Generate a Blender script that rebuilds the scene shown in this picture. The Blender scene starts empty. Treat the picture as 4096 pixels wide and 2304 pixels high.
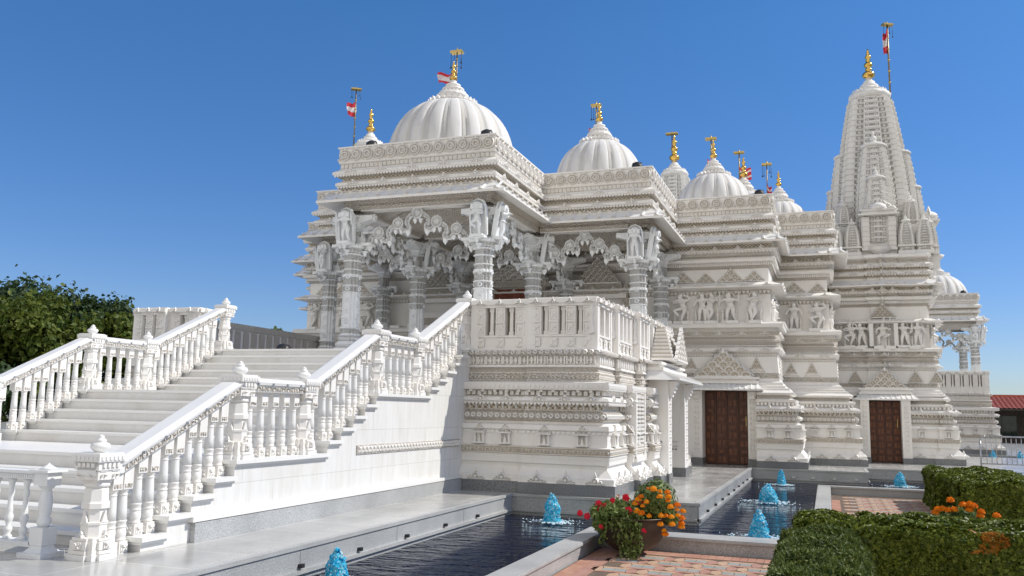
import bpy, bmesh, math, random
import numpy as np
from mathutils import Vector, Matrix
random.seed(7); rng=np.random.default_rng(7)
PI=math.pi; R=math.radians
S=bpy.context.scene; COL=S.collection
# ------------------------------------------------------------------ materials
MATS={}
def nm(name):
    m=bpy.data.materials.new(name); m.use_nodes=True
    nt=m.node_tree; b=nt.nodes['Principled BSDF']; MATS[name]=m
    return m,nt,b
def N(nt,t,**k):
    n=nt.nodes.new(t)
    for a,v in k.items(): setattr(n,a,v)
    return n
def ramp(nt,stops):
    r=N(nt,'ShaderNodeValToRGB'); e=r.color_ramp.elements
    while len(e)>1: e.remove(e[0])
    e[0].position=stops[0][0]; e[0].color=(*stops[0][1],1)
    for p,c in stops[1:]:
        x=e.new(p); x.color=(*c,1)
    return r
def coord(nt,scale=(1,1,1)):
    t=N(nt,'ShaderNodeTexCoord'); m=N(nt,'ShaderNodeMapping'); m.inputs['Scale'].default_value=scale
    nt.links.new(t.outputs['Object'],m.inputs['Vector']); return m
def noise(nt,vec,sc,det=4,rough=.6):
    n=N(nt,'ShaderNodeTexNoise'); n.inputs['Scale'].default_value=sc; n.inputs['Detail'].default_value=det; n.inputs['Roughness'].default_value=rough
    nt.links.new(vec.outputs[0],n.inputs['Vector']); return n
def bump(nt,b,h,st,dist):
    k=N(nt,'ShaderNodeBump'); k.inputs['Strength'].default_value=st; k.inputs['Distance'].default_value=dist
    nt.links.new(h,k.inputs['Height']); nt.links.new(k.outputs[0],b.inputs['Normal']); return k
def noisy(name,c1,c2,sc=3,rough=.5,metal=0,b_st=0,b_sc=40,b_dist=.01,stretch=(1,1,1),lo=.35,hi=.65,spec=None):
    m,nt,b=nm(name); v=coord(nt,stretch); n=noise(nt,v,sc)
    r=ramp(nt,[(lo,c1),(hi,c2)]); nt.links.new(n.outputs['Fac'],r.inputs[0]); nt.links.new(r.outputs[0],b.inputs['Base Color'])
    b.inputs['Roughness'].default_value=rough; b.inputs['Metallic'].default_value=metal
    if spec is not None: b.inputs['Specular IOR Level'].default_value=spec
    if b_st:
        n2=noise(nt,v,b_sc,3); bump(nt,b,n2.outputs['Fac'],b_st,b_dist)
    return m
def marble(name,c1,c2,dirt,rough=.5,bs=.0):
    """polished stone: soft tone drift, streaky grime, fine grain"""
    m,nt,b=nm(name); v=coord(nt); n=noise(nt,v,1.3,5); r=ramp(nt,[(.3,c1),(.7,c2)]); nt.links.new(n.outputs['Fac'],r.inputs[0])
    v2=coord(nt,(3.5,3.5,.8)); n2=noise(nt,v2,1.8,6,.65); r2=ramp(nt,[(.55,(0,0,0)),(.78,(1,1,1))]); nt.links.new(n2.outputs['Fac'],r2.inputs[0])
    mx=N(nt,'ShaderNodeMix',data_type='RGBA'); ml=N(nt,'ShaderNodeMath',operation='MULTIPLY'); ml.inputs[1].default_value=.55
    nt.links.new(r2.outputs[0],ml.inputs[0]); nt.links.new(ml.outputs[0],mx.inputs['Factor'])
    nt.links.new(r.outputs[0],mx.inputs['A']); mx.inputs['B'].default_value=(*dirt,1); nt.links.new(mx.outputs['Result'],b.inputs['Base Color'])
    b.inputs['Roughness'].default_value=rough
    n3=noise(nt,v,55,3); bump(nt,b,n3.outputs['Fac'],.25 if not bs else bs,.006)
    return m
marble('marble',(.86,.835,.795),(.81,.78,.73),(.68,.61,.51))
marble('marble_white',(.84,.83,.80),(.79,.78,.755),(.72,.69,.63),.35)
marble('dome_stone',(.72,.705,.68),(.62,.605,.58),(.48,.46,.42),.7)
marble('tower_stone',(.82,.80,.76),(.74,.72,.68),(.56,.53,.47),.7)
def carved(name,c1,c2,sx,sz,dep,style,rough=.6):
    """shallow relief carving that repeats along a wall: height from waves in (x+y, z)"""
    m,nt,b=nm(name); tc=N(nt,'ShaderNodeTexCoord'); sp=N(nt,'ShaderNodeSeparateXYZ'); nt.links.new(tc.outputs['Object'],sp.inputs[0])
    ad=N(nt,'ShaderNodeMath',operation='ADD'); nt.links.new(sp.outputs[0],ad.inputs[0]); nt.links.new(sp.outputs[1],ad.inputs[1])
    cb=N(nt,'ShaderNodeCombineXYZ'); 
    mu=N(nt,'ShaderNodeMath',operation='MULTIPLY'); mu.inputs[1].default_value=sx; nt.links.new(ad.outputs[0],mu.inputs[0])
    mz=N(nt,'ShaderNodeMath',operation='MULTIPLY'); mz.inputs[1].default_value=sz; nt.links.new(sp.outputs[2],mz.inputs[0])
    nt.links.new(mu.outputs[0],cb.inputs[0]); nt.links.new(mz.outputs[0],cb.inputs[1])
    if style=='hole':
        ck=N(nt,'ShaderNodeTexChecker'); ck.inputs['Scale'].default_value=1; nt.links.new(cb.outputs[0],ck.inputs['Vector'])
        ck.inputs['Color1'].default_value=(*c1,1); ck.inputs['Color2'].default_value=(*c2,1)
        nt.links.new(ck.outputs['Color'],b.inputs['Base Color']); h=ck.outputs['Fac']
        iv=N(nt,'ShaderNodeMath',operation='SUBTRACT'); iv.inputs[0].default_value=1; nt.links.new(h,iv.inputs[1]); h=h
    else:
        vo=N(nt,'ShaderNodeTexVoronoi',voronoi_dimensions='2D'); vo.inputs['Scale'].default_value=1; vo.inputs['Randomness'].default_value=.35
        nt.links.new(cb.outputs[0],vo.inputs['Vector'])
        w=N(nt,'ShaderNodeMath',operation='MULTIPLY'); w.inputs[1].default_value=14; nt.links.new(vo.outputs['Distance'],w.inputs[0])
        s=N(nt,'ShaderNodeMath',operation='SINE'); nt.links.new(w.outputs[0],s.inputs[0]); h=s.outputs[0]
        n=noise(nt,coord(nt),2.5,4); r=ramp(nt,[(.35,c1),(.65,c2)]); nt.links.new(n.outputs['Fac'],r.inputs[0])
        # groove shade put into the colour: darker where the relief is low
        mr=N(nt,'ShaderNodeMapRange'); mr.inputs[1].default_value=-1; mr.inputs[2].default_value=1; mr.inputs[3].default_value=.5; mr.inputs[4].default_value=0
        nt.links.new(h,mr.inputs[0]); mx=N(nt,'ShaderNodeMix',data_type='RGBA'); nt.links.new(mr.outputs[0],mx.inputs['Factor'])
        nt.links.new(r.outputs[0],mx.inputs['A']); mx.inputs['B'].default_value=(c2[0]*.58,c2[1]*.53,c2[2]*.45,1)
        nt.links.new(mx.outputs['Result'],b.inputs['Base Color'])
    b.inputs['Roughness'].default_value=rough; bump(nt,b,h,.8,dep)
    return m
def slab(name,c,joint,w,h,st):
    m,nt,b=nm(name); tc=N(nt,'ShaderNodeTexCoord'); sp=N(nt,'ShaderNodeSeparateXYZ'); nt.links.new(tc.outputs['Object'],sp.inputs[0])
    cb=N(nt,'ShaderNodeCombineXYZ'); nt.links.new(sp.outputs[1],cb.inputs[0]); nt.links.new(sp.outputs[2],cb.inputs[1])
    bt=N(nt,'ShaderNodeTexBrick'); bt.inputs['Scale'].default_value=1; bt.inputs['Brick Width'].default_value=w; bt.inputs['Row Height'].default_value=h; bt.inputs['Mortar Size'].default_value=.005
    bt.inputs['Color1'].default_value=(*c,1); bt.inputs['Color2'].default_value=tuple(x*.95 for x in c)+(1,); bt.inputs['Mortar'].default_value=(*joint,1); nt.links.new(cb.outputs[0],bt.inputs['Vector'])
    n=noise(nt,coord(nt,(1,4,.7)),1.6,7,.7); r=ramp(nt,[(.42,(1,1,1)),(.8,st)]); nt.links.new(n.outputs['Fac'],r.inputs[0])
    mx=N(nt,'ShaderNodeMix',data_type='RGBA',blend_type='MULTIPLY'); mx.inputs['Factor'].default_value=1; nt.links.new(bt.outputs['Color'],mx.inputs['A']); nt.links.new(r.outputs[0],mx.inputs['B'])
    nt.links.new(mx.outputs['Result'],b.inputs['Base Color']); b.inputs['Roughness'].default_value=.45
slab('marble_slab',(.80,.79,.765),(.62,.60,.55),1.35,.62,(.84,.815,.77))
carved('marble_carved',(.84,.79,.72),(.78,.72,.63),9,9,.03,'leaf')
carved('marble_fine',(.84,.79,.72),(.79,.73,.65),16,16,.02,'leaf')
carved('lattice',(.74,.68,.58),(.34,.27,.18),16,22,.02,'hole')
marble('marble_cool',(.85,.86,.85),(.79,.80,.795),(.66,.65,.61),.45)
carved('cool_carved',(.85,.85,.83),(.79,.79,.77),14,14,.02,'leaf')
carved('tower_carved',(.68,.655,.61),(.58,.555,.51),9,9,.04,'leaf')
def granite(name,c,d,rough=.35,grid=None,sc=90):
    m,nt,b=nm(name); v=coord(nt); n=noise(nt,v,sc,2,.7); r=ramp(nt,[(.3,tuple(x*(1-d) for x in c)),(.5,c),(.72,tuple(min(1,x*(1+d)) for x in c))])
    nt.links.new(n.outputs['Fac'],r.inputs[0]); n2=noise(nt,v,.9,5); r2=ramp(nt,[(.3,(.78,.78,.78)),(.7,(1.12,1.12,1.12))]); nt.links.new(n2.outputs['Fac'],r2.inputs[0])
    mx=N(nt,'ShaderNodeMix',data_type='RGBA',blend_type='MULTIPLY'); mx.inputs['Factor'].default_value=1
    nt.links.new(r.outputs[0],mx.inputs['A']); nt.links.new(r2.outputs[0],mx.inputs['B']); out=mx.outputs['Result']
    if grid:
        bt=N(nt,'ShaderNodeTexBrick'); bt.offset=0; bt.inputs['Scale'].default_value=1; bt.inputs['Brick Width'].default_value=grid[0]; bt.inputs['Row Height'].default_value=grid[1]
        bt.inputs['Mortar Size'].default_value=.007; bt.inputs['Color1'].default_value=(1,1,1,1); bt.inputs['Color2'].default_value=(.86,.86,.86,1); bt.inputs['Mortar'].default_value=(1.5,1.5,1.45,1)
        nt.links.new(v.outputs[0],bt.inputs['Vector'])
        m2=N(nt,'ShaderNodeMix',data_type='RGBA',blend_type='MULTIPLY'); m2.inputs['Factor'].default_value=1
        nt.links.new(out,m2.inputs['A']); nt.links.new(bt.outputs['Color'],m2.inputs['B']); out=m2.outputs['Result']
        wv=noise(nt,coord(nt,(1,.35,1)),2.2,6,.7); mr=N(nt,'ShaderNodeMapRange'); mr.inputs[1].default_value=.3; mr.inputs[2].default_value=.7; mr.inputs[3].default_value=rough*.5; mr.inputs[4].default_value=rough*1.6
        nt.links.new(wv.outputs['Fac'],mr.inputs[0]); nt.links.new(mr.outputs[0],b.inputs['Roughness'])
    else: b.inputs['Roughness'].default_value=rough
    nt.links.new(out,b.inputs['Base Color']); return m
granite('walk_stone',(.50,.49,.465),.12,.2,(1.15,.9),120)
noisy('plaza',(.52,.48,.41),(.60,.55,.48),.7,.9)
granite('granite_dark',(.20,.205,.21),.65,.2,None,70)
granite('granite_grey',(.42,.425,.42),.45,.28,None,70)
granite('coping_stone',(.45,.45,.435),.3,.4,None,80)
noisy('ground_mat',(.10,.11,.07),(.16,.15,.10),.6,.9)
noisy('gold',(.75,.45,.10),(.85,.55,.16),6,.22,1)
noisy('gold_matt',(.55,.40,.12),(.65,.48,.18),6,.35,.8)
noisy('brass_dark',(.20,.15,.08),(.33,.25,.12),8,.4,.7)
noisy('flag_red',(.62,.03,.05),(.72,.05,.07),9,.8)
noisy('flag_white',(.78,.74,.74),(.84,.80,.80),9,.8)
noisy('black_metal',(.012,.012,.015),(.03,.03,.03),8,.45)
noisy('steel',(.36,.37,.38),(.50,.51,.52),12,.35,.8)
noisy('wood_dark',(.060,.017,.006),(.13,.038,.012),5,.42,0,.3,60,.004,(6,6,1))
noisy('wood_panel',(.12,.036,.012),(.19,.058,.018),6,.35)
noisy('red_wood',(.16,.035,.015),(.22,.05,.02),5,.5)
noisy('roof_tile',(.36,.075,.045),(.52,.13,.085),7,.6)
noisy('dark_wall',(.035,.025,.02),(.06,.045,.035),4,.7)
noisy('window_glass',(.02,.03,.03),(.04,.06,.05),3,.05)
noisy('bowl_metal',(.045,.032,.024),(.10,.075,.055),4,.45,.4)
noisy('soil',(.03,.02,.012),(.07,.045,.03),20,.95)
noisy('bark',(.05,.035,.025),(.10,.07,.05),8,.9)
noisy('paver_red',(.39,.20,.145),(.47,.26,.195),5,.8,0,.5,60,.004)
noisy('paver_tan',(.47,.30,.19),(.54,.36,.245),5,.8,0,.5,60,.004)
noisy('paver_grey',(.27,.31,.29),(.36,.38,.355),5,.8,0,.5,60,.004)
noisy('paver_brick',(.40,.19,.13),(.52,.29,.20),3,.8,0,.5,60,.004)
noisy('joint',(.12,.08,.06),(.18,.13,.09),9,.95)
noisy('recess_shade',(.46,.40,.32),(.54,.48,.39),12,.9)  # darker stone tone standing in for shade in holes, slots and gaps
noisy('light_box',(.6,.6,.55),(.7,.7,.65),9,.5)
def leafmat(name,c1,c2,rough=.45,tr=.25):
    m,nt,b=nm(name); g=N(nt,'ShaderNodeNewGeometry'); r=ramp(nt,[(0,c1),(1,c2)]); nt.links.new(g.outputs['Random Per Island'],r.inputs[0])
    nt.links.new(r.outputs[0],b.inputs['Base Color']); b.inputs['Roughness'].default_value=rough; b.inputs['Specular IOR Level'].default_value=.3
    t=N(nt,'ShaderNodeBsdfTranslucent'); nt.links.new(r.outputs[0],t.inputs['Color']); mx=N(nt,'ShaderNodeMixShader'); mx.inputs[0].default_value=tr
    nt.links.new(b.outputs[0],mx.inputs[1]); nt.links.new(t.outputs[0],mx.inputs[2]); nt.links.new(mx.outputs[0],nt.nodes['Material Output'].inputs['Surface'])
leafmat('leaf_tree',(.055,.095,.012),(.17,.20,.035),.55,.35)
leafmat('leaf_tree2',(.03,.06,.02),(.065,.105,.04),.5,.3)
leafmat('leaf_box',(.035,.065,.008),(.23,.27,.04),.45,.25)
leafmat('leaf_yew',(.035,.065,.012),(.18,.22,.05),.5,.2)
leafmat('leaf_rust',(.35,.12,.02),(.5,.22,.03),.5,.2)
leafmat('leaf_plant',(.07,.12,.02),(.26,.32,.10),.45,.3)
leafmat('petal_orange',(.80,.17,.004),(.97,.34,.01),.6,.25)
leafmat('petal_gold',(.90,.32,.01),(.95,.42,.015),.6,.25)
leafmat('petal_red',(.60,.01,.03),(.75,.03,.06),.6,.25)
leafmat('petal_pale',(.55,.33,.25),(.65,.45,.35),.6,.25)
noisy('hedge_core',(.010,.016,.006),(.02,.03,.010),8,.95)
def water():
    m,nt,b=nm('water'); b.inputs['Base Color'].default_value=(.006,.010,.030,1); b.inputs['Roughness'].default_value=.03; b.inputs['IOR'].default_value=1.25
    v=coord(nt,(.8,1.7,1)); n=noise(nt,v,2.6,3,.5); n2=noise(nt,coord(nt,(3,6,1)),2.4,2)
    a=N(nt,'ShaderNodeMath',operation='MULTIPLY_ADD'); a.inputs[1].default_value=.25; nt.links.new(n2.outputs['Fac'],a.inputs[0]); nt.links.new(n.outputs['Fac'],a.inputs[2])
    bump(nt,b,a.outputs[0],1,.42)
    m,nt,b=nm('water_jet'); v=coord(nt); n=noise(nt,v,26,3,.7); r=ramp(nt,[(.3,(.015,.52,1.0)),(.50,(.06,.78,1.0)),(.66,(.85,.98,1.0))])
    nt.links.new(n.outputs['Fac'],r.inputs[0]); nt.links.new(r.outputs[0],b.inputs['Base Color']); b.inputs['Roughness'].default_value=.12
    b.inputs['Subsurface Weight'].default_value=.2; b.inputs['Subsurface Radius'].default_value=(.03,.1,.12)
    bump(nt,b,n.outputs['Fac'],1,.03)
    t=N(nt,'ShaderNodeBsdfTranslucent'); nt.links.new(r.outputs[0],t.inputs['Color']); mx=N(nt,'ShaderNodeMixShader'); mx.inputs[0].default_value=.45; nt.links.new(b.outputs[0],mx.inputs[1]); nt.links.new(t.outputs[0],mx.inputs[2]); nt.links.new(mx.outputs[0],nt.nodes['Material Output'].inputs['Surface'])
    m,nt,b=nm('foam'); b.inputs['Base Color'].default_value=(.55,.72,.80,1); b.inputs['Roughness'].default_value=.2
water()
# ------------------------------------------------------------------ mesh builder
class MB:
    def __init__(s): s.V=[];s.F=[];s.M=[];s.S=[];s.n=0;s.mats=[]
    def mi(s,m):
        if m not in s.mats: s.mats.append(m)
        return s.mats.index(m)
    def add(s,V,F,m,smooth=False):
        V=np.asarray(V,float).reshape(-1,3); s.V.append(V); k=s.n
        s.F.extend([tuple(i+k for i in f) for f in F]); s.n+=len(V)
        mi=s.mi(m); s.M.extend([mi]*len(F)); s.S.extend([smooth]*len(F)); return s
    def box(s,x0,x1,y0,y1,z0,z1,m):
        V,F=BOX; V=np.array(V)*[x1-x0,y1-y0,z1-z0]+[x0,y0,z0]; return s.add(V,F,m)
    def build(s,name,parent=None):
        me=bpy.data.meshes.new(name); me.from_pydata(np.concatenate(s.V).tolist(),[],s.F)
        for m in s.mats: me.materials.append(MATS[m])
        me.polygons.foreach_set('material_index',s.M); me.polygons.foreach_set('use_smooth',s.S); me.update()
        o=bpy.data.objects.new(name,me); COL.objects.link(o)
        if parent: o.parent=parent
        return o
BOX=([(0,0,0),(1,0,0),(1,1,0),(0,1,0),(0,0,1),(1,0,1),(1,1,1),(0,1,1)],[(3,2,1,0),(4,5,6,7),(0,1,5,4),(1,2,6,5),(2,3,7,6),(3,0,4,7)])
def tag(o,label=None,cat=None,group=None,kind=None):
    if label: o['label']=label
    if cat: o['category']=cat
    if group: o['group']=group
    if kind: o['kind']=kind
    return o
def thing(name,label,cat,loc=(0,0,0),group=None):
    o=bpy.data.objects.new(name,None); COL.objects.link(o); o.location=loc; o.empty_display_size=.2
    return tag(o,label,cat,group)
def rel(o,parent):
    """parent o and keep its world coordinates"""
    o.parent=parent; o.location=Vector(o.location)-Vector(wloc(parent)); return o
def wloc(o):
    v=Vector(o.location)
    while o.parent: o=o.parent; v+=Vector(o.location)
    return v
# ---- templates: local coords (u along, n outward, z up)
def cat(*ts):
    V=[];F=[];k=0
    for q_ in ts:
        v,f=q_[0],q_[1]
        v=np.asarray(v,float); V.append(v); F+= [tuple(i+k for i in q) for q in f]; k+=len(v)
    return np.concatenate(V),F
def tbox(u0,u1,n0,n1,z0,z1):
    V=np.array(BOX[0],float)*[u1-u0,n1-n0,z1-z0]+[u0,n0,z0]; return V,[f[::-1] for f in BOX[1]]
def tprism(P,n0,n1,back=False):
    k=len(P); V=[(p[0],n0,p[1]) for p in P]+[(p[0],n1,p[1]) for p in P]
    F=[tuple(range(k,2*k))]+[(i,(i+1)%k,(i+1)%k+k,i+k) for i in range(k)]
    if back: F.append(tuple(range(k))[::-1])
    return np.array(V,float),F
def tann(cx,cz,r0,r1,n0,n1,a0=0,a1=2*PI,k=14,raised=True):
    V=[];F=[]
    full=abs(a1-a0-2*PI)<1e-6; m=k if full else k+1
    for i in range(m):
        a=a0+(a1-a0)*i/k; c,s=math.cos(a),math.sin(a); rm=(r0+r1)/2
        V+=[(cx+r0*c,n0,cz+r0*s),(cx+rm*c,n1,cz+rm*s),(cx+r1*c,n0,cz+r1*s)]
    for i in range(k):
        j=(i+1)%m
        F+=[(3*i,3*i+1,3*j+1,3*j),(3*i+1,3*i+2,3*j+2,3*j+1)]
    return np.array(V,float),F
def disc(cx,cz,r,n0,n1,k=12,dome=0):
    P=[(cx+r*math.cos(2*PI*i/k),cz+r*math.sin(2*PI*i/k)) for i in range(k)]
    return tprism(P,n0,n1)
def medallion(r):
    t=[tprism([(r*math.cos(a),r*math.sin(a)) for a in np.linspace(0,2*PI,20,endpoint=False)],0,.035),tann(0,0,r*.80,r*1.0,.035,.085,k=20),tann(0,0,r*.68,r*.76,.035,.055,k=20)]
    for i in range(12):
        a=2*PI*i/12; da=.19; pts=[(r*.26*math.cos(a),r*.26*math.sin(a)),(r*.56*math.cos(a-da),r*.56*math.sin(a-da)),(r*.66*math.cos(a),r*.66*math.sin(a)),(r*.56*math.cos(a+da),r*.56*math.sin(a+da))]
        t.append(tprism(pts,.03,.07))
    t.append(tann(0,0,0,r*.26,.035,.07,k=10)); t.append(tprism([(-.06,r*.92),(.06,r*.92),(0,r*1.22)],0,.05))
    for s in (-1,1): t.append(tann(s*r*1.12,-r*.78,r*.05,r*.3,0,.05,k=8))
    q=cat(*t); return q[0],q[1],len(t[0][1])
def crest(w,h):
    t=[tann(0,h*.28,w*.09,w*.24,0,.05,-.5,PI+.5,10),tprism([(-w*.12,h*.62),(w*.12,h*.62),(0,h)],0,.04),disc(0,h*.25,w*.09,0,.04,8)]
    for s in (-1,1):
        t+=[tann(s*w*.33,h*.16,w*.03,w*.12,0,.035,k=8),tann(s*w*.48,h*.08,w*.02,w*.08,0,.03,k=6)]
    t.append(tbox(-w*.5,w*.5,0,.02,0,h*.08)); return cat(*t)
def udgama(w,h,rows,dep=.05):
    """openwork triangular pediment of stacked scroll arches"""
    t=[tprism([(-w/2,0),(w/2,0),(w*.46,h*.1),(0,h*.93),(-w*.46,h*.1)],0,.012)]
    rh=h/(rows+.6)
    for k in range(rows):
        n=rows-k; pw=w/rows
        for i in range(n):
            c=(i-(n-1)/2)*pw; z=k*rh
            t+=[tann(c,z+rh*.25,pw*.30,pw*.52,.01,dep,0,PI,8),tann(c,z+rh*.25,0,pw*.17,.01,dep,k=6)]
            t.append(tbox(c-pw*.48,c-pw*.36,.01,dep*.8,z,z+rh*.3)); t.append(tbox(c+pw*.36,c+pw*.48,.01,dep*.8,z,z+rh*.3))
    for i in range(rows+1):
        for s in (-1,1): t.append(tann(s*w*.5*(1-i/(rows+.3)),h*(i+.35)/(rows+.9),w*.012,w*.05,.005,dep,k=6))
    t.append(tprism([(-w*.04,h*.86),(w*.04,h*.86),(0,h*1.04)],0,dep)); t.append(tprism([(-w/2,0),(w/2,0),(w/2,h*.05),(-w/2,h*.05)],0,dep*1.1)); q=cat(*t); return q[0],q[1],len(t[0][1])
def pendant(w,h): return tprism([(-w/2,0),(-w*.42,-h*.45),(0,-h),(w*.42,-h*.45),(w/2,0)],0,.03)
def flower(w):
    t=[tbox(-w/2,w/2,0,.012,-w/2,w/2)]
    for i in range(4):
        a=PI/4+i*PI/2; c,s=math.cos(a),math.sin(a); t.append(tprism([(0,0),(w*.3*c+w*.1*s,w*.3*s-w*.1*c),(w*.58*c,w*.58*s),(w*.3*c-w*.1*s,w*.3*s+w*.1*c)],.012,.03))
    return cat(*t)
def vine(w,h):
    return cat(tann(-w*.22,h*.5,w*.08,w*.22,0,.03,.6,2*PI-.6,9),tann(w*.24,h*.45,w*.06,w*.18,0,.03,-2.4,2.4,9),tbox(-w/2,w/2,0,.015,-.0,h*.07),tbox(-w/2,w/2,0,.015,h*.93,h))
def diamondpost(w,h):
    return cat(tprism([(-w*.16,h*.5),(0,h*.02),(w*.16,h*.5),(0,h*.98)],0,.06),tbox(-w*.5,-w*.36,0,.07,0,h),tbox(w*.36,w*.5,0,.07,0,h),tbox(-w*.36,-w*.2,0,.04,h*.35,h*.65),tbox(w*.2,w*.36,0,.04,h*.35,h*.65))
def kapota_leaf(w,h): return cat(tprism([(-w*.5,0),(0,-h),(w*.5,0)],0,.02))
def niche(w,h):
    t=[tbox(-w*.5,w*.5,0,.1,0,h*.07),tbox(-w*.42,-w*.28,0,.08,h*.07,h*.5),tbox(w*.28,w*.42,0,.08,h*.07,h*.5),tprism([(-w*.14,h*.07),(w*.14,h*.07),(w*.05,h*.3),(0,h*.48),(-w*.05,h*.3)],0,.06),tbox(-w*.55,w*.55,0,.12,h*.5,h*.56)]
    u=udgama(w*1.0,h*.42,3,.06); u=(u[0]+[0,0,h*.57],u[1]); t.append(u); return cat(*t)
# ---- rectilinear sweep
EW={}
def offpoly(P,o):
    n=len(P); out=[]; ew=EW.get(id(P),{})
    for i in range(n):
        a,b,c=np.array(P[i-1]),np.array(P[i]),np.array(P[(i+1)%n])
        d1=(b-a)/np.linalg.norm(b-a); d2=(c-b)/np.linalg.norm(c-b)
        n1=np.array([-d1[1],d1[0]]); n2=np.array([-d2[1],d2[0]])   # inward for CCW
        out.append(b+o*(n1*ew.get((i-1)%n,1)+n2*ew.get(i,1)))
    return np.array(out)
def sweep(mb,P,prof,mat,cap=None,base=None):
    """prof: [(o,z[,mat])]; each segment uses the mat given on its start point"""
    rings=[offpoly(P,p[0]) for p in prof]; n=len(P)
    for k in range(len(prof)-1):
        m=prof[k][2] if len(prof[k])>2 else mat
        A=np.column_stack([rings[k],np.full(n,prof[k][1])]); B=np.column_stack([rings[k+1],np.full(n,prof[k+1][1])])
        mb.add(np.vstack([A,B]),[(i,(i+1)%n,(i+1)%n+n,i+n) for i in range(n)],m)
    if cap: mb.add(np.column_stack([rings[-1],np.full(n,prof[-1][1])]),[tuple(range(n))],cap)
    if base: mb.add(np.column_stack([rings[0],np.full(n,prof[0][1])]),[tuple(range(n))[::-1]],base)
def put(mb,T,p,N_,mat,s=1.0,smooth=False):
    """place template at p with outward normal N_ (2D)"""
    if len(T)==3:
        k=T[2]; put(mb,(T[0],T[1][:k]),p,N_,'recess_shade' if mat=='marble' else mat,s); put(mb,(T[0],T[1][k:]),p,N_,mat,s); return  # backing plate coloured dark for the shade of pierced holes
    V,F=T; Nx,Ny=N_; V=V*s-np.array([0,.003,0])
    # u direction chosen so that (u, n, z) is left-handed -> faces authored accordingly
    W=np.column_stack([p[0]+V[:,0]*(-Ny)+V[:,1]*Nx, p[1]+V[:,0]*Nx+V[:,1]*Ny, p[2]+V[:,2]])
    mb.add(W,F,mat,smooth)
def edges(P,o,zone=None,allf=False):
    Q=offpoly(P,o); n=len(Q)
    for i in range(n):
        a,b=Q[i],Q[(i+1)%n]; L=np.linalg.norm(b-a)
        if L<.05: continue
        d=(b-a)/L; nv=(d[1],-d[0])
        if allf or nv[1]<-.9 or nv[0]>.9: yield a,b,L,d,nv
def band(mb,P,o,z,T,pitch,mat,lift=0,minlen=.1,center=False,only=None,inset=0):
    for a,b,L,d,nv in edges(P,o):
        if L<minlen: continue
        if only is not None and not only(a,b,nv): continue
        n=max(1,int(round((L-2*inset)/pitch))); s=(L-2*inset)/n
        for i in range(n):
            p=a+d*(inset+(i+.5)*s); put(mb,T,(p[0]+nv[0]*lift,p[1]+nv[1]*lift,z),nv,mat)
def lathe(mb,c,prof,mat,k=16,smooth=True,flute=0,fn=0,phase=0,cap=True):
    """prof [(r,z)] ; flute: relative amplitude"""
    V=[];F=[]
    for r,z in prof:
        for i in range(k):
            a=2*PI*i/k+phase; rr=r*(1+(flute*(abs(math.sin(a*fn/2))-.5) if flute else 0)); V.append((c[0]+rr*math.cos(a),c[1]+rr*math.sin(a),c[2]+z))
    for j in range(len(prof)-1):
        for i in range(k): F.append((j*k+i,j*k+(i+1)%k,(j+1)*k+(i+1)%k,(j+1)*k+i))
    if cap: F.append(tuple(range((len(prof)-1)*k,len(prof)*k))); F.append(tuple(range(k))[::-1])
    mb.add(V,F,mat,smooth)
def petals(mb,c,r,z,n,w,h,mat,out=.0,down=False,dep=.04):
    for i in range(n):
        a=2*PI*(i+.5)/n; nv=(math.cos(a),math.sin(a)); hh=-h if down else h
        T=tprism([(-w/2,0),(w/2,0),(w*.35,hh*.55),(0,hh),(-w*.35,hh*.55)] if not down else [(-w/2,0),(-w*.35,hh*.55),(0,hh),(w*.35,hh*.55),(w/2,0)],0,dep)
        put(mb,T,(c[0]+nv[0]*r,c[1]+nv[1]*r,c[2]+z),nv,mat)
def tube(mb,p0,p1,r,mat,k=8,r1=None):
    p0=Vector(p0);p1=Vector(p1);d=(p1-p0); L=d.length; q=d.to_track_quat('Z','Y').to_matrix(); r1=r if r1 is None else r1
    V=[];
    for rr,z in ((r,0),(r1,L)):
        for i in range(k): V.append(p0+q@Vector((rr*math.cos(2*PI*i/k),rr*math.sin(2*PI*i/k),z)))
    F=[(i,(i+1)%k,(i+1)%k+k,i+k) for i in range(k)]+[tuple(range(k))[::-1],tuple(range(k,2*k))]
    mb.add([tuple(v) for v in V],F,mat,True)
# ------------------------------------------------------------------ profiles (inset o, height z, material of the segment above)
G='granite_dark'; M_='marble'; C_='marble_carved'; F_='marble_fine'; L_='lattice'
PL=[(0,-.02,G),(0,.22,M_),(.03,.22,M_),(.03,.33,M_),(.07,.35,M_),(.2,.5,M_),(.2,.56,M_),(.15,.585,M_),(.15,.74,M_),(.13,.745,'recess_shade'),(.13,.9,M_),(.2,.92,M_),(.2,1.2,M_),(.16,1.23,M_),(.17,1.32,M_),(.3,1.35,M_),(.32,1.39,F_),(.25,1.43,F_),(.22,1.5,F_),(.25,1.57,F_),(.33,1.61,M_),(.35,1.63,L_),(.35,1.74,M_),(.2,1.765,M_),(.16,1.80,M_),(.2,1.86,M_),(.35,1.90,F_),(.35,2.0,M_)]
TERR=PL+[(.18,2.02,M_),(.17,2.16,M_),(.36,2.18,M_),(.45,2.2,C_),(.41,2.36,M_),(.45,2.38,F_),(.45,2.47,M_),(.40,2.48,M_),(.42,2.52,M_),(.49,2.53,M_),(.49,2.70,M_),(.42,2.71,C_),(.37,2.76,C_),(.39,2.82,M_),(.49,2.84,M_)]
WLOW=PL+[(.33,2.02,M_),(.31,2.09,M_),(.48,2.12,F_),(.5,2.22,M_),(.4,2.24,M_),(.36,2.3,M_),(.5,2.38,M_)]
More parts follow.
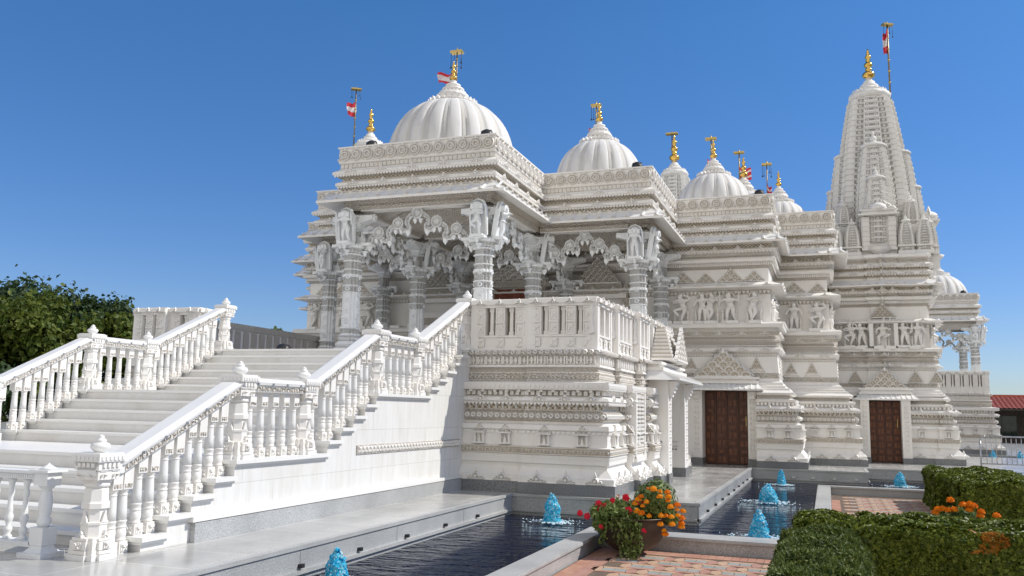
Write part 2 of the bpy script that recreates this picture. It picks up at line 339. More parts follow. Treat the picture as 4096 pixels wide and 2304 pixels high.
WUP=[(.5,2.38,M_),(.52,2.44,M_),(.64,2.46,M_),(.62,2.52,M_),(.7,2.54,M_),(.72,2.62,M_),(.8,2.68,M_),(.83,2.76,C_),(.84,2.93,M_),(.88,3.46,F_),(.88,3.56,M_),(.9,3.58,M_),(.78,3.62,M_),(.76,3.69,M_),(.84,3.76,F_),(.9,3.83,M_),(.82,3.87,F_),(.78,3.93,F_),(.82,3.99,M_),(.92,4.02,F_),(.92,4.1,M_),(.8,4.14,C_),(.78,4.26,M_),(.9,4.31,M_),(.9,4.36,M_),(.68,4.39,M_),(.66,4.5,M_),(.72,4.55,M_),(1.05,4.57,M_),(1.05,5.50,M_),(1.04,5.50,F_),(1.04,5.64,M_),(.9,5.68,M_),(.66,5.70,M_),(.67,5.76,M_),(.92,5.86,M_),(.98,5.9,M_),(1.1,5.92,M_),(1.1,6.36,F_),(1.02,6.44,F_),(.98,6.55,M_),(.88,6.58,M_),(.86,6.66,M_),(.94,6.72,F_),(1.04,6.8,M_),(1.08,6.86,M_),(.84,6.92,M_),(.84,6.97,M_),(.98,7.04,L_),(.98,7.16,M_),(.9,7.32,M_)]
RP=[(-13.07,20.07),(-7.56,20.07),(-7.56,24.2),(-4.23,24.2),(-4.23,28.45),(-1.1,28.45),(-1.1,31.42),(.8,31.42),(.8,44),(-21.4,44),(-21.4,31.42),(-19.5,31.42),(-19.5,28.45),(-16.4,28.45),(-16.4,24.2),(-13.07,24.2)]
RPR=[(.6,7.0,C_),(.52,7.3,M_),(.45,7.27,M_),(0,7.13,M_),(0,7.20,'marble_white'),(.13,7.27,'marble_white'),(.38,7.44,M_),(.48,7.46,M_),(.48,7.55,L_),(.48,7.62,F_),(.40,7.655,M_),(.36,7.68,M_),(.36,7.75,M_),(.47,7.82,M_),(.5,7.85,L_),(.5,7.93,F_),(.33,7.96,M_),(.29,7.99,M_),(.3,8.06,M_),(.42,8.14,M_),(.45,8.17,C_),(.45,8.31,M_),(.41,8.33,M_),(.42,8.37,M_),(.42,8.74,M_),(.38,8.75,M_),(.38,8.79,M_),(.62,8.79,M_),(.62,8.4,M_)]
WALLP=[(-20.07,27.97),(-.57,27.97),(-.57,31.02),(1.22,31.02),(1.22,44),(-21.9,44),(-21.9,31.02),(-20.07,31.02)]
WALLLO=[(-20.07,29.75),(-2.07,29.75),(-2.07,27.97),(-.57,27.97),(-.57,31.02),(1.22,31.02),(1.22,44),(-21.9,44),(-21.9,31.02),(-20.07,31.02)]
EW[id(WALLLO)]={1:0}
def vis(xmin=-99,xmax=99,ymin=-99,ymax=99):
    return lambda a,b,nv: xmin<=(a[0]+b[0])/2<=xmax and ymin<=(a[1]+b[1])/2<=ymax
def deco_plinth(mb,P,only=None,f=1):
    band(mb,P,.13,.755,vine(.15,.135),.155,M_,only=only); band(mb,P,.15,.69,tbox(-.02,.02,0,.015,-.02,.02),.08,M_,only=only)
    band(mb,P,.0,.23,crest(.34,.24),.62,M_,lift=-.02,only=only,inset=.1)
    band(mb,P,.2,.93,niche(.26,.42),.62,M_,only=only,inset=.1)
    band(mb,P,.2,1.205,tbox(-.03,.03,0,.03,-.05,0),.1,M_,only=only)
    band(mb,P,.16,1.80,crest(.3,.13),.62,M_,lift=-.03,only=only,inset=.1)
    band(mb,P,.2,1.765,pendant(.07,.055),.08,M_,only=only)
    band(mb,P,.35,1.91,tbox(-.045,.03,0,.05,0,.085),.12,M_,only=only)
    band(mb,P,.35,1.635,tbox(-.02,.02,0,.025,0,.1),.14,M_,only=only)
    band(mb,P,.22,1.5,tann(0,0,.018,.055,0,.022,k=8),.13,M_,only=only)
def deco_wall(mb,P,z=lambda z:z,s=1,only=None,tri=None):
    o=lambda v:v*s
    band(mb,P,o(.83),z(2.77),vine(.15,.13),.16,M_,only=only)
    band(mb,P,o(.76),z(3.64),crest(.3,.13),.72,M_,only=only,inset=.1)
    band(mb,P,o(.84),z(3.82),pendant(.08,.05),.09,M_,only=only)
    band(mb,P,o(.88),z(3.48),tbox(-.03,.03,0,.02,0,.06),.09,M_,only=only)
    band(mb,P,o(.79),z(4.16),crest(.3,.12),.72,M_,only=only,inset=.1)
    band(mb,P,o(.9),z(4.32),pendant(.08,.05),.09,M_,only=only)
    band(mb,P,o(1.04),z(5.62),pendant(.1,.11),.13,M_,only=only)
    band(mb,P,o(.67),z(5.74),crest(.28,.12),.72,M_,only=only,inset=.1)
    band(mb,P,o(.98),z(6.45),tbox(-.025,.025,0,.03,0,.1),.07,M_,only=only)
    band(mb,P,o(.9),z(6.62),pendant(.07,.07),.09,M_,only=only)
    band(mb,P,o(.84),z(6.91),pendant(.09,.06),.11,M_,only=only,lift=-.01)
    band(mb,P,o(.84),z(6.96),crest(.34,.15),.72,M_,only=only,inset=.1)
    band(mb,P,o(1.05),z(4.57),tbox(-.19,.19,0,.42,-.06,.05),.72,M_,only=only,inset=.1)
def deco_roof(mb,P,z0=0,only=None,med=True,s=1):
    if med: band(mb,P,.42,8.55+z0,medallion(.165),.37,M_,only=only)
    band(mb,P,.45,8.18+z0,flower(.09) and (flower(.1)[0]+[0,0,.06],flower(.1)[1]),.13,M_,only=only)
    for zz,oo in ((8.0,.29),(7.685,.36)):
        band(mb,P,oo,zz+z0+.015,crest(.32,.14),.92,M_,only=only,inset=.12)
        band(mb,P,oo+.04,zz+z0-.03,pendant(.075,.06),.09,M_,only=only,lift=-.0)
        band(mb,P,oo-.0,zz+z0+.03,tbox(-.02,.02,-.02,.015,-.02,.02),.15,M_,only=only)
    band(mb,P,.48,7.5+z0,(crest(.2,.1)),.3,M_,only=only)
    rib=(np.array([(-.035,0,.0),(.035,0,.0),(.035,-.38,.235),(-.035,-.38,.235),(-.02,0,.05),(.02,0,.05),(.02,-.38,.28),(-.02,-.38,.28)],float),[f[::-1] for f in BOX[1]])
    band(mb,P,0,7.195+z0,rib,.42,'marble_white',only=only)
    band(mb,P,0,7.2+z0,crest(.14,.09),.42,M_,only=only)
# ------------------------------------------------------------------ figures (sculpture): one continuous skinned body
def skin_mesh(joints,bones,sub=1):
    me=bpy.data.meshes.new('tmp'); names=list(joints); idx={n:i for i,n in enumerate(names)}
    me.from_pydata([joints[n][0] for n in names],[(idx[a],idx[b]) for a,b in bones],[])
    o=bpy.data.objects.new('tmp',me); COL.objects.link(o)
    bpy.context.view_layer.objects.active=o
    o.modifiers.new('s','SKIN'); 
    if not me.skin_vertices:
        with bpy.context.temp_override(object=o,active_object=o): bpy.ops.mesh.customdata_skin_add()
    for n in names:
        v=me.skin_vertices[0].data[idx[n]]; r=joints[n][1]; v.radius=(r,r); v.use_root=(n==names[0])
    if sub: m=o.modifiers.new('u','SUBSURF'); m.levels=sub; m.render_levels=sub
    dg=bpy.context.evaluated_depsgraph_get(); ev=o.evaluated_get(dg); em=ev.to_mesh()
    V=np.array([v.co[:] for v in em.vertices]); F=[tuple(p.vertices) for p in em.polygons]; ev.to_mesh_clear()
    bpy.data.objects.remove(o); bpy.data.meshes.remove(me); return V,F
def figure(pose):
    J={'pel':((0,.05,.5),.075),'wai':((0,.05,.6),.055),'che':((0,.06,.71),.085),'nek':((0,.06,.80),.035),'hed':((0,.08,.87),.058),'cr1':((0,.07,.94),.05),'cr2':((0,.06,1.0),.022)}
    B=[('pel','wai'),('wai','che'),('che','nek'),('nek','hed'),('hed','cr1'),('cr1','cr2')]
    P={'stand':dict(sway=.0,le=(.17,.05,.62),lh=(.20,.12,.50),re=(-.17,.05,.62),rh=(-.20,.12,.50),lk=(.06,.08,.27),lf=(.07,.07,.03),rk=(-.06,.08,.27),rf=(-.07,.07,.03)),
       'pray':dict(sway=.0,le=(.16,.08,.64),lh=(.02,.17,.69),re=(-.16,.08,.64),rh=(-.02,.17,.69),lk=(.05,.09,.27),lf=(.05,.07,.03),rk=(-.15,.14,.36),rf=(-.02,.12,.25)),
       'dance':dict(sway=.05,le=(.2,.05,.78),lh=(.13,.09,.95),re=(-.2,.07,.66),rh=(-.06,.17,.64),lk=(.05,.08,.27),lf=(.0,.07,.03),rk=(-.17,.14,.38),rf=(-.05,.13,.2)),
       'flute':dict(sway=-.05,le=(.17,.08,.68),lh=(.11,.15,.82),re=(-.15,.1,.69),rh=(.03,.16,.80),lk=(.03,.08,.27),lf=(-.06,.08,.03),rk=(-.07,.08,.27),rf=(-.05,.06,.03)),
       'mace':dict(sway=.04,le=(.2,.06,.68),lh=(.22,.09,.84),re=(-.2,.06,.66),rh=(-.21,.1,.82),lk=(.08,.09,.28),lf=(.13,.07,.03),rk=(-.05,.08,.27),rf=(-.05,.07,.03)),
       'sit':dict(sway=.0,le=(.17,.05,.62),lh=(.2,.12,.75),re=(-.17,.05,.62),rh=(-.17,.14,.5),lk=(.17,.17,.44),lf=(.02,.16,.33),rk=(-.12,.15,.36),rf=(-.1,.12,.05))}[pose]
    s=P['sway']; J['pel']=((s,.05,.5),.08); J['wai']=((s*.3,.05,.6),.055); J['hed']=((-s*.6,.08,.87),.06)
    for q,sg in (('l',1),('r',-1)):
        J[q+'s']=((sg*.115,.06,.755),.042); J[q+'e']=(P[q+'e'],.034); J[q+'h']=(P[q+'h'],.026)
        J[q+'i']=((s+sg*.055,.05,.45),.07); J[q+'k']=(P[q+'k'],.05); J[q+'f']=(P[q+'f'],.034); f=P[q+'f']; J[q+'t']=((f[0]+sg*.02,f[1]+.07,max(f[2]-.012,.02)),.022)
        B+=[('che',q+'s'),(q+'s',q+'e'),(q+'e',q+'h'),('pel',q+'i'),(q+'i',q+'k'),(q+'k',q+'f'),(q+'f',q+'t')]
    J={k:(v[0],v[1]*1.0) for k,v in J.items()}; V,F=skin_mesh(J,B,1)
    # sash, necklace and halo pieces cut with the body
    ex=[tann(0,.70,.05,.075,.12,.16,PI,2*PI,8),tbox(s-.1,s+.1,.0,.13,.47,.50),tann(0,.9,.075,.12,.0,.03,-.4,PI+.4,12)]
    if pose=='flute': ex.append(tbox(-.02,.24,.15,.17,.79,.81))
    if pose=='mace': ex+= [tbox(.205,.235,.08,.11,.55,1.0),tbox(-.225,-.195,.08,.11,.5,.95),tann(.22,1.0,0,.05,.06,.12,k=8)]
    if pose=='dance': ex.append(tann(.08,.92,0,.05,.06,.12,k=8))
    return cat((V,[f[::-1] for f in F]),*ex)
# ---- placing figures: body is sculpted in the same stone
FIG={p:figure(p) for p in ('stand','pray','dance','flute','mace','sit')}
def statue_mesh(pose,h,slab=False,shelf=True,mat='marble'):
    if slab: mat='marble_cool'
    if not slab: return frieze_mesh(pose,h,mat)
    mb=MB(); V,F=FIG[pose]; X=np.column_stack([V[:,0]*h*1.2,-V[:,1]*h*1.35-.03,V[:,2]*h*.97])   # faces -Y
    mb.add(X,F,mat,True)
    if slab:
        pts=[(-.24*h,0),(.24*h,0),(.27*h,.5*h),(.25*h,.85*h),(.17*h,1.02*h),(0,1.10*h),(-.17*h,1.02*h),(-.25*h,.85*h),(-.27*h,.5*h)]
        T=tprism(pts,-.09,-.03,True); V=T[0]; mb.add(np.column_stack([V[:,0],-V[:,1],V[:,2]]),T[1],mat)
        T=tann(0,.82*h,.19*h,.26*h,0,.05,-.2,PI+.2,14); V=T[0]; mb.add(np.column_stack([V[:,0],-V[:,1],V[:,2]]),T[1],mat)
        for s in (-1,1): mb.box(s*.25*h-.02,s*.25*h+.02,-.05,.03,0,.8*h,mat)
        for k in range(7):
            for s in (-1,1): mb.box(s*.25*h-.026,s*.25*h+.026,-.056,.0,k*.11*h+.05,k*.11*h+.075,mat)
    if shelf:
        mb.box(-.24*h,.24*h,-.24*h,.05,-.07,0,mat)
    return mb
def frieze_mesh(pose,h,mat):
    mb=MB(); V,F=FIG[pose]; mb.add(np.column_stack([V[:,0]*h*1.55,-V[:,1]*h*1.6,V[:,2]*h*1.03]),F,mat,True)
    T=tann(0,.86*h,.13*h,.2*h,.0,.05,-.6,PI+.6,14); V=T[0]; mb.add(np.column_stack([V[:,0],-V[:,1],V[:,2]]),T[1],mat)
    mb.box(-.26*h,.26*h,-.26*h,.05,-.09,0,mat); mb.box(-.2*h,.2*h,-.2*h,.05,-.15,-.09,mat)
    for s in (-1,1):
        mb.box(s*.23*h-.03,s*.23*h+.03,-.06*h,.03,0,.3*h,mat); lathe(mb,(s*.23*h,-.04*h,.3*h),[(.03*h,0),(.045*h,.04*h),(.03*h,.09*h),(.001,.12*h)],mat,8)
    return mb
STAT={}
def statue(pose,h,p,rz,parent,tilt=0,slab=False,shelf=True,name='statue'):
    key=(pose,h,slab,shelf)
    if key not in STAT: o=statue_mesh(pose,h,slab,shelf).build(name); STAT[key]=o; 
    else: o=STAT[key].copy(); COL.objects.link(o)
    o.name=name; o.parent=None; o.location=p; o.rotation_euler=(tilt,0,rz); rel(o,parent); return o
# ================================================================== TEMPLE
temple=thing('temple','large carved white marble temple with ribbed domes, spires and pillared porches','temple',(-10.3,28,0))
def part(mb,name,parent=temple):
    o=mb.build(name); rel(o,parent); return o
wl=MB(); sweep(wl,WALLLO,WLOW,M_,cap=M_); 
deco_plinth(wl,WALLLO,only=vis(xmin=-2.2,ymax=36))
for x0,x1 in ((-4.45,-3.78),(-2.36,-2.09)):
    wl.box(x0,x1,28.56,29.9,.22,2.36,M_); wl.box(x0-.01,x1+.01,28.5,29.9,-.02,.22,G)
    c=(x0+x1)/2 if x1-x0<.4 else -3.95
    for k in range(11): put(wl,vine(.17,.16),(c,28.56,.42+k*.165),(0,-1),M_)
    wl.box(c-.12,c+.12,28.53,28.6,.24,.40,M_)
    wl.box(c-.13,c+.13,28.5,28.6,2.2,2.33,M_); wl.box(c-.09,c+.09,28.44,28.6,2.1,2.2,M_)
wl.box(-4.6,-4.4,28.9,29.9,0,2.9,M_)
part(wl,'plinth')
wu=MB(); sweep(wu,WALLP,WUP,M_,base=M_); deco_wall(wu,WALLP,only=vis(xmin=-21,ymax=36))
for x,w in ((-4.43,.62),(-3.68,.5),(-2.87,.7),(-2.12,.56)):
    put(wu,udgama(w*1.12,w*.66,3,.07),(x,27.97+1.1,5.93),(0,-1),M_)
for x in (-18.3,-17.5,-16.7,-15.9): put(wu,udgama(.66,.4,3,.07),(x,27.97+1.1,5.93),(0,-1),M_)
for x,w in ((-.98,.6),(-.18,.5)): put(wu,udgama(w*1.12,w*.66,3,.07),(x,31.02+1.1,5.93),(0,-1),M_)
for x in (-4.6,-4.15,-2.08): put(wu,udgama(.5,.52,4,.05),(x,27.97+.86,2.93),(0,-1),M_)
for x in (-1.14,-.45): put(wu,udgama(.5,.52,4,.05),(x,31.02+.86,2.93),(0,-1),M_)
for y in (29.9,30.7): put(wu,udgama(.5,.52,4,.05),(-.57-.86,y,2.93),(1,0),M_)
for y in (32.5,33.2): put(wu,udgama(.5,.52,4,.05),(1.22-.86,y,2.93),(1,0),M_)
part(wu,'wall')
def dormer(x,y,z,nv,w,rows,ped_h,parent):
    """small hood over a doorway: sloping slab, stepped block, openwork gable"""
    mb=MB()
    V=[(-w/2,.62,0),(w/2,.62,0),(w/2,.62,.05),(-w/2,.62,.05),(-w/2,-.2,0),(w/2,-.2,0),(w/2-.18,.15,.22),(-w/2+.18,.15,.22),(w/2-.18,-.2,.22),(-w/2+.18,-.2,.22)]
    F=[(0,1,2,3),(3,2,6,7),(7,6,8,9),(0,4,5,1),(1,5,8,6,2),(4,0,3,7,9)]
    put(mb,(np.array(V,float),F),(x,y,z),nv,'marble_white')
    n=int(w/.2)
    for i in range(n+1):
        u=-w/2+.2+(w-.4)*i/n; put(mb,(np.array([(u-.02,.62,.04),(u+.02,.62,.04),(u+.02,.15,.21),(u-.02,.15,.21),(u-.014,.62,.075),(u+.014,.62,.075),(u+.014,.15,.25),(u-.014,.15,.25)]),[f[::-1] for f in BOX[1]]),(x,y,z),nv,'marble_white')
    put(mb,tbox(-w/2+.16,w/2-.16,-.2,.22,.22,.30),(x,y,z),nv,M_)
    put(mb,tbox(-w/2+.22,w/2-.22,-.2,.12,.30,.37),(x,y,z),nv,M_)
    put(mb,tbox(-w/2+.14,w/2-.14,-.2,.18,.37,.43),(x,y,z),nv,M_)
    if ped_h<.1: return part(mb,'door_hood',parent)
    pw=w-.75
    T=udgama(pw,ped_h,rows,.09); put(mb,(T[0]+[0,.06,.43],T[1],T[2]),(x,y,z),nv,M_)
    return part(mb,'door_hood',parent)
dormer(-3.1,28.72,2.36,(0,-1),2.5,5,.9,temple)
def door(x0,x1,y,z0,z1,mat='wood_dark',cols=4,rows=9,handle=True):
    mb=MB(); mb.box(x0,x1,y,y+.06,z0,z1,mat); w=(x1-x0)/cols; h=(z1-z0)/rows
    for i in range(cols):
        for j in range(rows):
            a,b=x0+i*w,z0+j*h
            if (i+j)%2==0: put(mb,tprism([(-w*.22,-h*.18),(w*.22,-h*.18),(w*.22,h*.18),(-w*.22,h*.18)],.03,.06),(a+w/2,y,b+h/2),(0,-1),'wood_panel'); put(mb,tprism([(-w*.36,-h*.34),(w*.36,-h*.34),(w*.36,h*.34),(-w*.36,h*.34)],0,.035),(a+w/2,y,b+h/2),(0,-1),mat)
            else:
                for q in (-.2,.2): put(mb,tprism([(-w*.15,-h*.36),(w*.15,-h*.36),(w*.15,h*.36),(-w*.15,h*.36)],0,.04),(a+w/2+q*w,y,b+h/2),(0,-1),'wood_panel')
    for i in range(cols+1): mb.box(x0+i*w-.012,x0+i*w+.012,y-.045,y,z0,z1,mat) if 0<i<cols else None
    o=part(mb,'door')
    if handle:
        hb=MB(); hb.box(x1-.12,x1-.10,y-.06,y-.035,1.25,1.55,'gold_matt')
        h=hb.build('door_handle'); rel(h,o)
    return o
door(-3.78,-2.36,29.3,.02,2.36)
door(1.42,2.48,34.45,.02,2.2)
# ---- sanctum block under the right spire
P5=[(-.6,34.95),(1.34,34.95),(1.34,34.75),(2.6,34.75),(2.6,34.1),(3.5,34.1),(3.5,34.02),(4.47,34.02),(4.47,34.8),(4.58,34.8),(4.58,35.8),(4.7,35.8),(4.7,39.4),(4.58,39.4),(4.58,40.4),(4.47,40.4),(4.47,41.3),(-.6,41.3)]
P5U=[(-.6,34.12),(.75,34.12),(.75,34.02),(1.3,34.02),(1.3,33.92),(2.8,33.92),(2.8,34.02),(3.4,34.02),(3.4,34.1),(4.47,34.1),(4.47,34.8),(4.58,34.8),(4.58,35.8),(4.7,35.8),(4.7,39.4),(4.58,39.4),(4.58,40.4),(4.47,40.4),(4.47,41.3),(-.6,41.3)]
EW[id(P5)]={3:0}
def z5(z): return float(np.interp(z,[2.35,2.75,3.62,4.22,4.38,4.55,5.68,5.74,5.99,6.36,6.6,7.32],[2.35,2.69,3.45,3.92,4.0,4.14,5.05,5.12,5.31,5.70,5.98,6.55]))
sl=MB(); sweep(sl,P5,WLOW,M_,cap=M_); deco_plinth(sl,P5,only=vis(xmin=2.5,ymax=37))
for x0,x1 in ((1.12,1.42),(2.48,2.78)):
    sl.box(x0,x1,33.85,34.9,.2,2.22,M_); sl.box(x0-.01,x1+.01,33.8,34.9,-.02,.2,G)
    for k in range(10): put(sl,vine(.17,.16),((x0+x1)/2,33.85,.4+k*.165),(0,-1),M_)
sl.box(.85,1.15,34.0,34.95,-.02,2.3,M_); part(sl,'plinth')
su=MB(); W5=[(o*.82,z5(z),m) for o,z,m in WUP]; sweep(su,P5U,W5,M_,base=M_); deco_wall(su,P5U,z5,.82,only=vis(xmin=.3,ymax=37))
for x in (1.02,3.06,3.75): put(su,udgama(.46,.45,5,.05),(x,34.02+.72,z5(2.95)),(0,-1),M_)
put(su,udgama(.85,.55,5,.08),(2.04,33.92+.88,z5(5.93)),(0,-1),M_)
for x in (1.62,2.46): su.box(x-.07,x+.07,34.55,34.8,4.2,5.05,M_)
part(su,'wall')
dormer(2.0,34.35,2.22,(0,-1),2.1,5,.75,temple)
RP5=[(p[0],p[1]) for p in P5U]
R5=[(.75,6.55,M_),(.42,6.42,M_),(.42,6.48,'marble_white'),(.5,6.53,'marble_white'),(.7,6.66,M_),(.8,6.7,M_),(.8,6.78,L_),(.8,6.86,F_),(.7,6.9,M_),(.68,6.98,M_),(.8,7.06,L_),(.82,7.14,F_),(.7,7.18,M_),(.68,7.27,M_),(.8,7.34,C_),(.8,7.5,M_),(.7,7.54,M_),(.7,7.64,M_),(.85,7.7,M_)]
s5=MB(); sweep(s5,RP5,R5,M_,cap=M_)
for oo,zz in ((.68,6.92),(.68,7.21)):
    band(s5,RP5,oo,zz,crest(.3,.13),.6,M_,only=vis(ymax=37.5)); band(s5,RP5,oo+.04,zz-.02,pendant(.08,.06),.1,M_,only=vis(ymax=37.5))
band(s5,RP5,.42,6.48,crest(.14,.09),.35,M_,only=vis(ymax=37.5)); band(s5,RP5,.8,7.36,vine(.13,.12),.14,M_,only=vis(ymax=37.5))
part(s5,'eave')
# ---- main roof, eave and parapet
rf=MB(); sweep(rf,RP,RPR,M_,cap=M_); deco_roof(rf,RP,only=vis(ymax=40))
rf.add([(-12.5,20.67,7.1),(-8.1,20.67,7.1),(-8.1,43,7.1),(-12.5,43,7.1)],[(3,2,1,0)],C_)
for a,b in ((-16,-12.5),(-8.1,-4.7)): rf.add([(a,24.7,7.1),(b,24.7,7.1),(b,29.2,7.1),(a,29.2,7.1)],[(3,2,1,0)],C_)
part(rf,'roof_parapet')
bm_=MB()
def beam(x0,y0,x1,y1,w=.42):
    if abs(x1-x0)>abs(y1-y0): bm_.box(x0,x1,y0-w/2,y0+w/2,7.0,7.098,C_); bm_.box(x0,x1,y0-w/2+.06,y0+w/2-.06,6.97,7.0,M_)
    else: bm_.box(x0-w/2,x0+w/2,y0,y1,7.0,7.098,C_); bm_.box(x0-w/2+.06,x0+w/2-.06,y0,y1,6.97,7.0,M_)
for a in ((-12.0,20.8,-8.6,20.8),(-15.3,24.9,-12.5,24.9),(-12.0,24.9,-8.6,24.9),(-8.1,24.9,-5.35,24.9),(-12.25,21.05,-12.25,24.65),(-8.35,21.05,-8.35,24.65),(-12.25,25.15,-12.25,28.9),(-8.35,25.15,-8.35,28.9),(-5.1,25.15,-5.1,28.9),(-15.5,25.15,-15.5,28.9)): beam(*a)
for i in range(5):
    for x,y in ((-10.3,22.85),(-10.3,26.9),(-6.75,26.9),(-13.85,26.9)):
        T=tann(0,0,1.5-i*.3-.14,1.5-i*.3,0,.1,k=28); V=T[0]; bm_.add(np.column_stack([x+V[:,0],y+V[:,2],7.095-V[:,1]*(1+i*.1)]),T[1],C_)
part(bm_,'ceiling_beams')
# ---- interior back wall features (porch)
iw=MB()
iw.box(-11.5,-9.2,28.75,28.98,2.86,6.4,M_); 
for x in (-11.2,-9.4): iw.box(x-.15,x+.15,28.6,28.75,2.86,5.9,C_)
iw.box(-11.7,-8.95,28.55,28.75,5.9,6.1,C_); put(iw,udgama(2.4,.7,6,.1),(-10.32,28.7,6.1),(0,-1),M_)
for cx in (-7.3,-13.3):
    iw.box(cx-1.0,cx+1.0,28.72,28.98,5.45,5.6,M_); iw.box(cx-.85,cx+.85,28.75,28.98,5.6,5.95,C_)
    put(iw,udgama(1.5,.95,7,.1),(cx,28.75,5.95),(0,-1),M_)
    for s in (-1,1): iw.box(cx+s*1.0-.13,cx+s*1.0+.13,28.7,28.95,2.86,5.45,C_); put(iw,udgama(.5,.4,3,.08),(cx+s*1.02,28.74,5.6),(0,-1),M_)
    iw.box(cx-.7,cx+.7,28.85,28.98,2.9,5.1,M_); iw.box(cx-.6,cx+.6,28.82,28.85,3.0,4.9,F_)
part(iw,'porch_wall')
dm=MB(); dm.box(-11.05,-9.55,28.66,28.74,2.88,5.85,'red_wood')
for i in range(3):
    for j in range(5): dm.box(-10.95+i*.49,-10.95+i*.49+.4,28.63,28.66,3.0+j*.56,3.45+j*.56,'red_wood')
part(dm,'door')
# ---- columns
CR=[(x*.87,y*.87) for x,y in [(-.12,-.27),(.12,-.27),(.12,-.2),(.2,-.2),(.2,-.12),(.27,-.12),(.27,.12),(.2,.12),(.2,.2),(.12,.2),(.12,.27),(-.12,.27),(-.12,.2),(-.2,.2),(-.2,.12),(-.27,.12),(-.27,-.12),(-.2,-.12),(-.2,-.2),(-.12,-.2)]]
def swc(mb,P,prof,mat,cap=M_): sweep(mb,P,[(-o,z,m) for o,z,m in prof],mat,cap=cap)
def column_parts():
    sh=MB(); pr=[(.0,.72,'marble_cool')]
    z=.72
    seq=[(.14,0,'cool_carved'),(.03,.018,'marble_cool'),(.03,.005,'marble_cool'),(.22,-.01,'marble_cool'),(.03,.012,'marble_cool'),(.05,.0,'marble_cool'),(.62,-.012,'marble_cool'),(.03,.012,'marble_cool'),(.16,-.008,'cool_carved'),(.03,.01,'marble_cool'),(.22,-.012,'cool_carved'),(.03,.016,'marble_cool'),(.05,.004,'marble_cool'),(.12,-.012,'cool_carved'),(.03,.012,'marble_cool'),(.20,-.02,'cool_carved'),(.04,.012,'marble_cool'),(.14,-.015,'cool_carved'),(.05,.025,'marble_cool')]
    for h,o,m in seq: pr+= [(o,z,m),(o,z+h-.012,'marble_cool')]; z+=h
    swc(sh,CR,[(o,a,m) for o,a,m in pr],'marble_cool')
    for nv in ((0,-1),(1,0),(0,1),(-1,0)):
        for zz in (1.95,2.28,1.05): put(sh,tann(0,0,.03,.075,0,.03,k=8),(nv[0]*.236,nv[1]*.236,zz),nv,'marble_cool')
        for k in range(2): put(sh,flower(.15),(nv[0]*.225,nv[1]*.225,1.35+k*.3),nv,'marble_cool')
    bs=MB(); swc(bs,CR,[(.17,0,'marble_cool'),(.17,.1,'marble_cool'),(.13,.13,'cool_carved'),(.16,.2,'marble_cool'),(.12,.32,'cool_carved'),(.07,.36,'marble_cool'),(.1,.42,'marble_cool'),(.05,.5,'cool_carved'),(.02,.54,'marble_cool'),(.06,.6,'cool_carved'),(.03,.66,'marble_cool'),(0,.72,'marble_cool')],'marble_cool')
    for nv in ((0,-1),(1,0),(-1,0)): put(bs,crest(.3,.26),(nv[0]*.44,nv[1]*.44,.02),nv,'marble_cool')
    cp=MB(); swc(cp,CR,[(-.02,z,'marble_cool'),(.06,z+.02,'cool_carved'),(.1,z+.12,'marble_cool'),(.12,z+.16,'marble_cool'),(.12,z+.2,'marble_cool'),(-.03,z+.22,'marble_cool'),(-.05,z+.25,'cool_carved'),(-.05,z+.62,'marble_cool'),(0,z+.66,'marble_cool'),(-.04,z+.7,'marble_cool'),(.03,z+.76,'marble_cool'),(.03,z+.82,'marble_cool'),(-.03,z+.85,'cool_carved'),(.05,z+1.0,'marble_cool'),(.05,z+1.05,'marble_cool')],'marble_cool')
    zt=z+1.05
    for nv in ((0,-1),(1,0),(0,1),(-1,0)):
        # flared bracket and the pendant corbels below the shelf
        V=[(-.16,.1,-.12),(.16,.1,-.12),(.16,.1,.14),(-.16,.1,.14),(-.16,.62,.02),(.16,.62,.02),(.16,.62,.14),(-.16,.62,.14)]
        put(cp,(np.array(V,float)+[0,0,zt-.14],[(0,1,5,4),(7,6,2,3),(4,5,6,7),(1,2,6,5),(0,4,7,3)]),(0,0,0),nv,'marble_cool')
        put(cp,tann(.0,0,.03,.12,.6,.66,k=8),(0,0,zt-.05),nv,'marble_cool')
        for q in (.36,.5): 
            lathe(cp,(nv[0]*q,nv[1]*q,z+.2-(.5-q)),[(.001,-.17),(.03,-.13),(.06,-.1),(.06,-.05),(.095,-.03),(.095,.0)],'marble_cool',8)
        put(cp,(np.array(BOX[0],float)*[.34,.55,.07]+[-.17,.05,z+.2],[f[::-1] for f in BOX[1]]),(0,0,0),nv,'marble_cool')
    return sh,bs,cp,z
_sh,_bs,_cp,ZC=column_parts()
col0=None
def place_col(x,y,stat=(),parent=temple):
    global col0
    if col0 is None:
        c=_sh.build('column'); b=_bs.build('column_base',c); k=_cp.build('capital',c); col0=(c,b,k); o=c
    else:
        o=col0[0].copy(); COL.objects.link(o)
        for q in col0[1:]:
            d=q.copy(); COL.objects.link(d); d.parent=o
    o.location=(x,y,2.86); rel(o,parent)
    for pose,rz in stat:
        r=rz; off=.36
        px,py=x+math.sin(r)*off,y-math.cos(r)*off
        s=statue(pose,.88,(px,py,2.86+ZC+.27),r,o,tilt=-R(-9),slab=True,name='bracket_statue')
    return o
cols=[(-12.25,20.8,(('mace',0),('flute',-PI/2))),(-8.35,20.8,(('pray',0),('flute',PI/2))),(-12.25,24.9,(('dance',PI/2),)),(-8.35,24.9,(('dance',PI/2),)),(-15.5,24.9,(('flute',0),('dance',-PI/2))),(-5.1,24.9,(('stand',0),('pray',PI/2))),
 (-12.25,28.6,()),(-8.35,28.6,()),(-5.1,28.65,()),(-15.5,28.65,())]
for c in cols: place_col(*c)
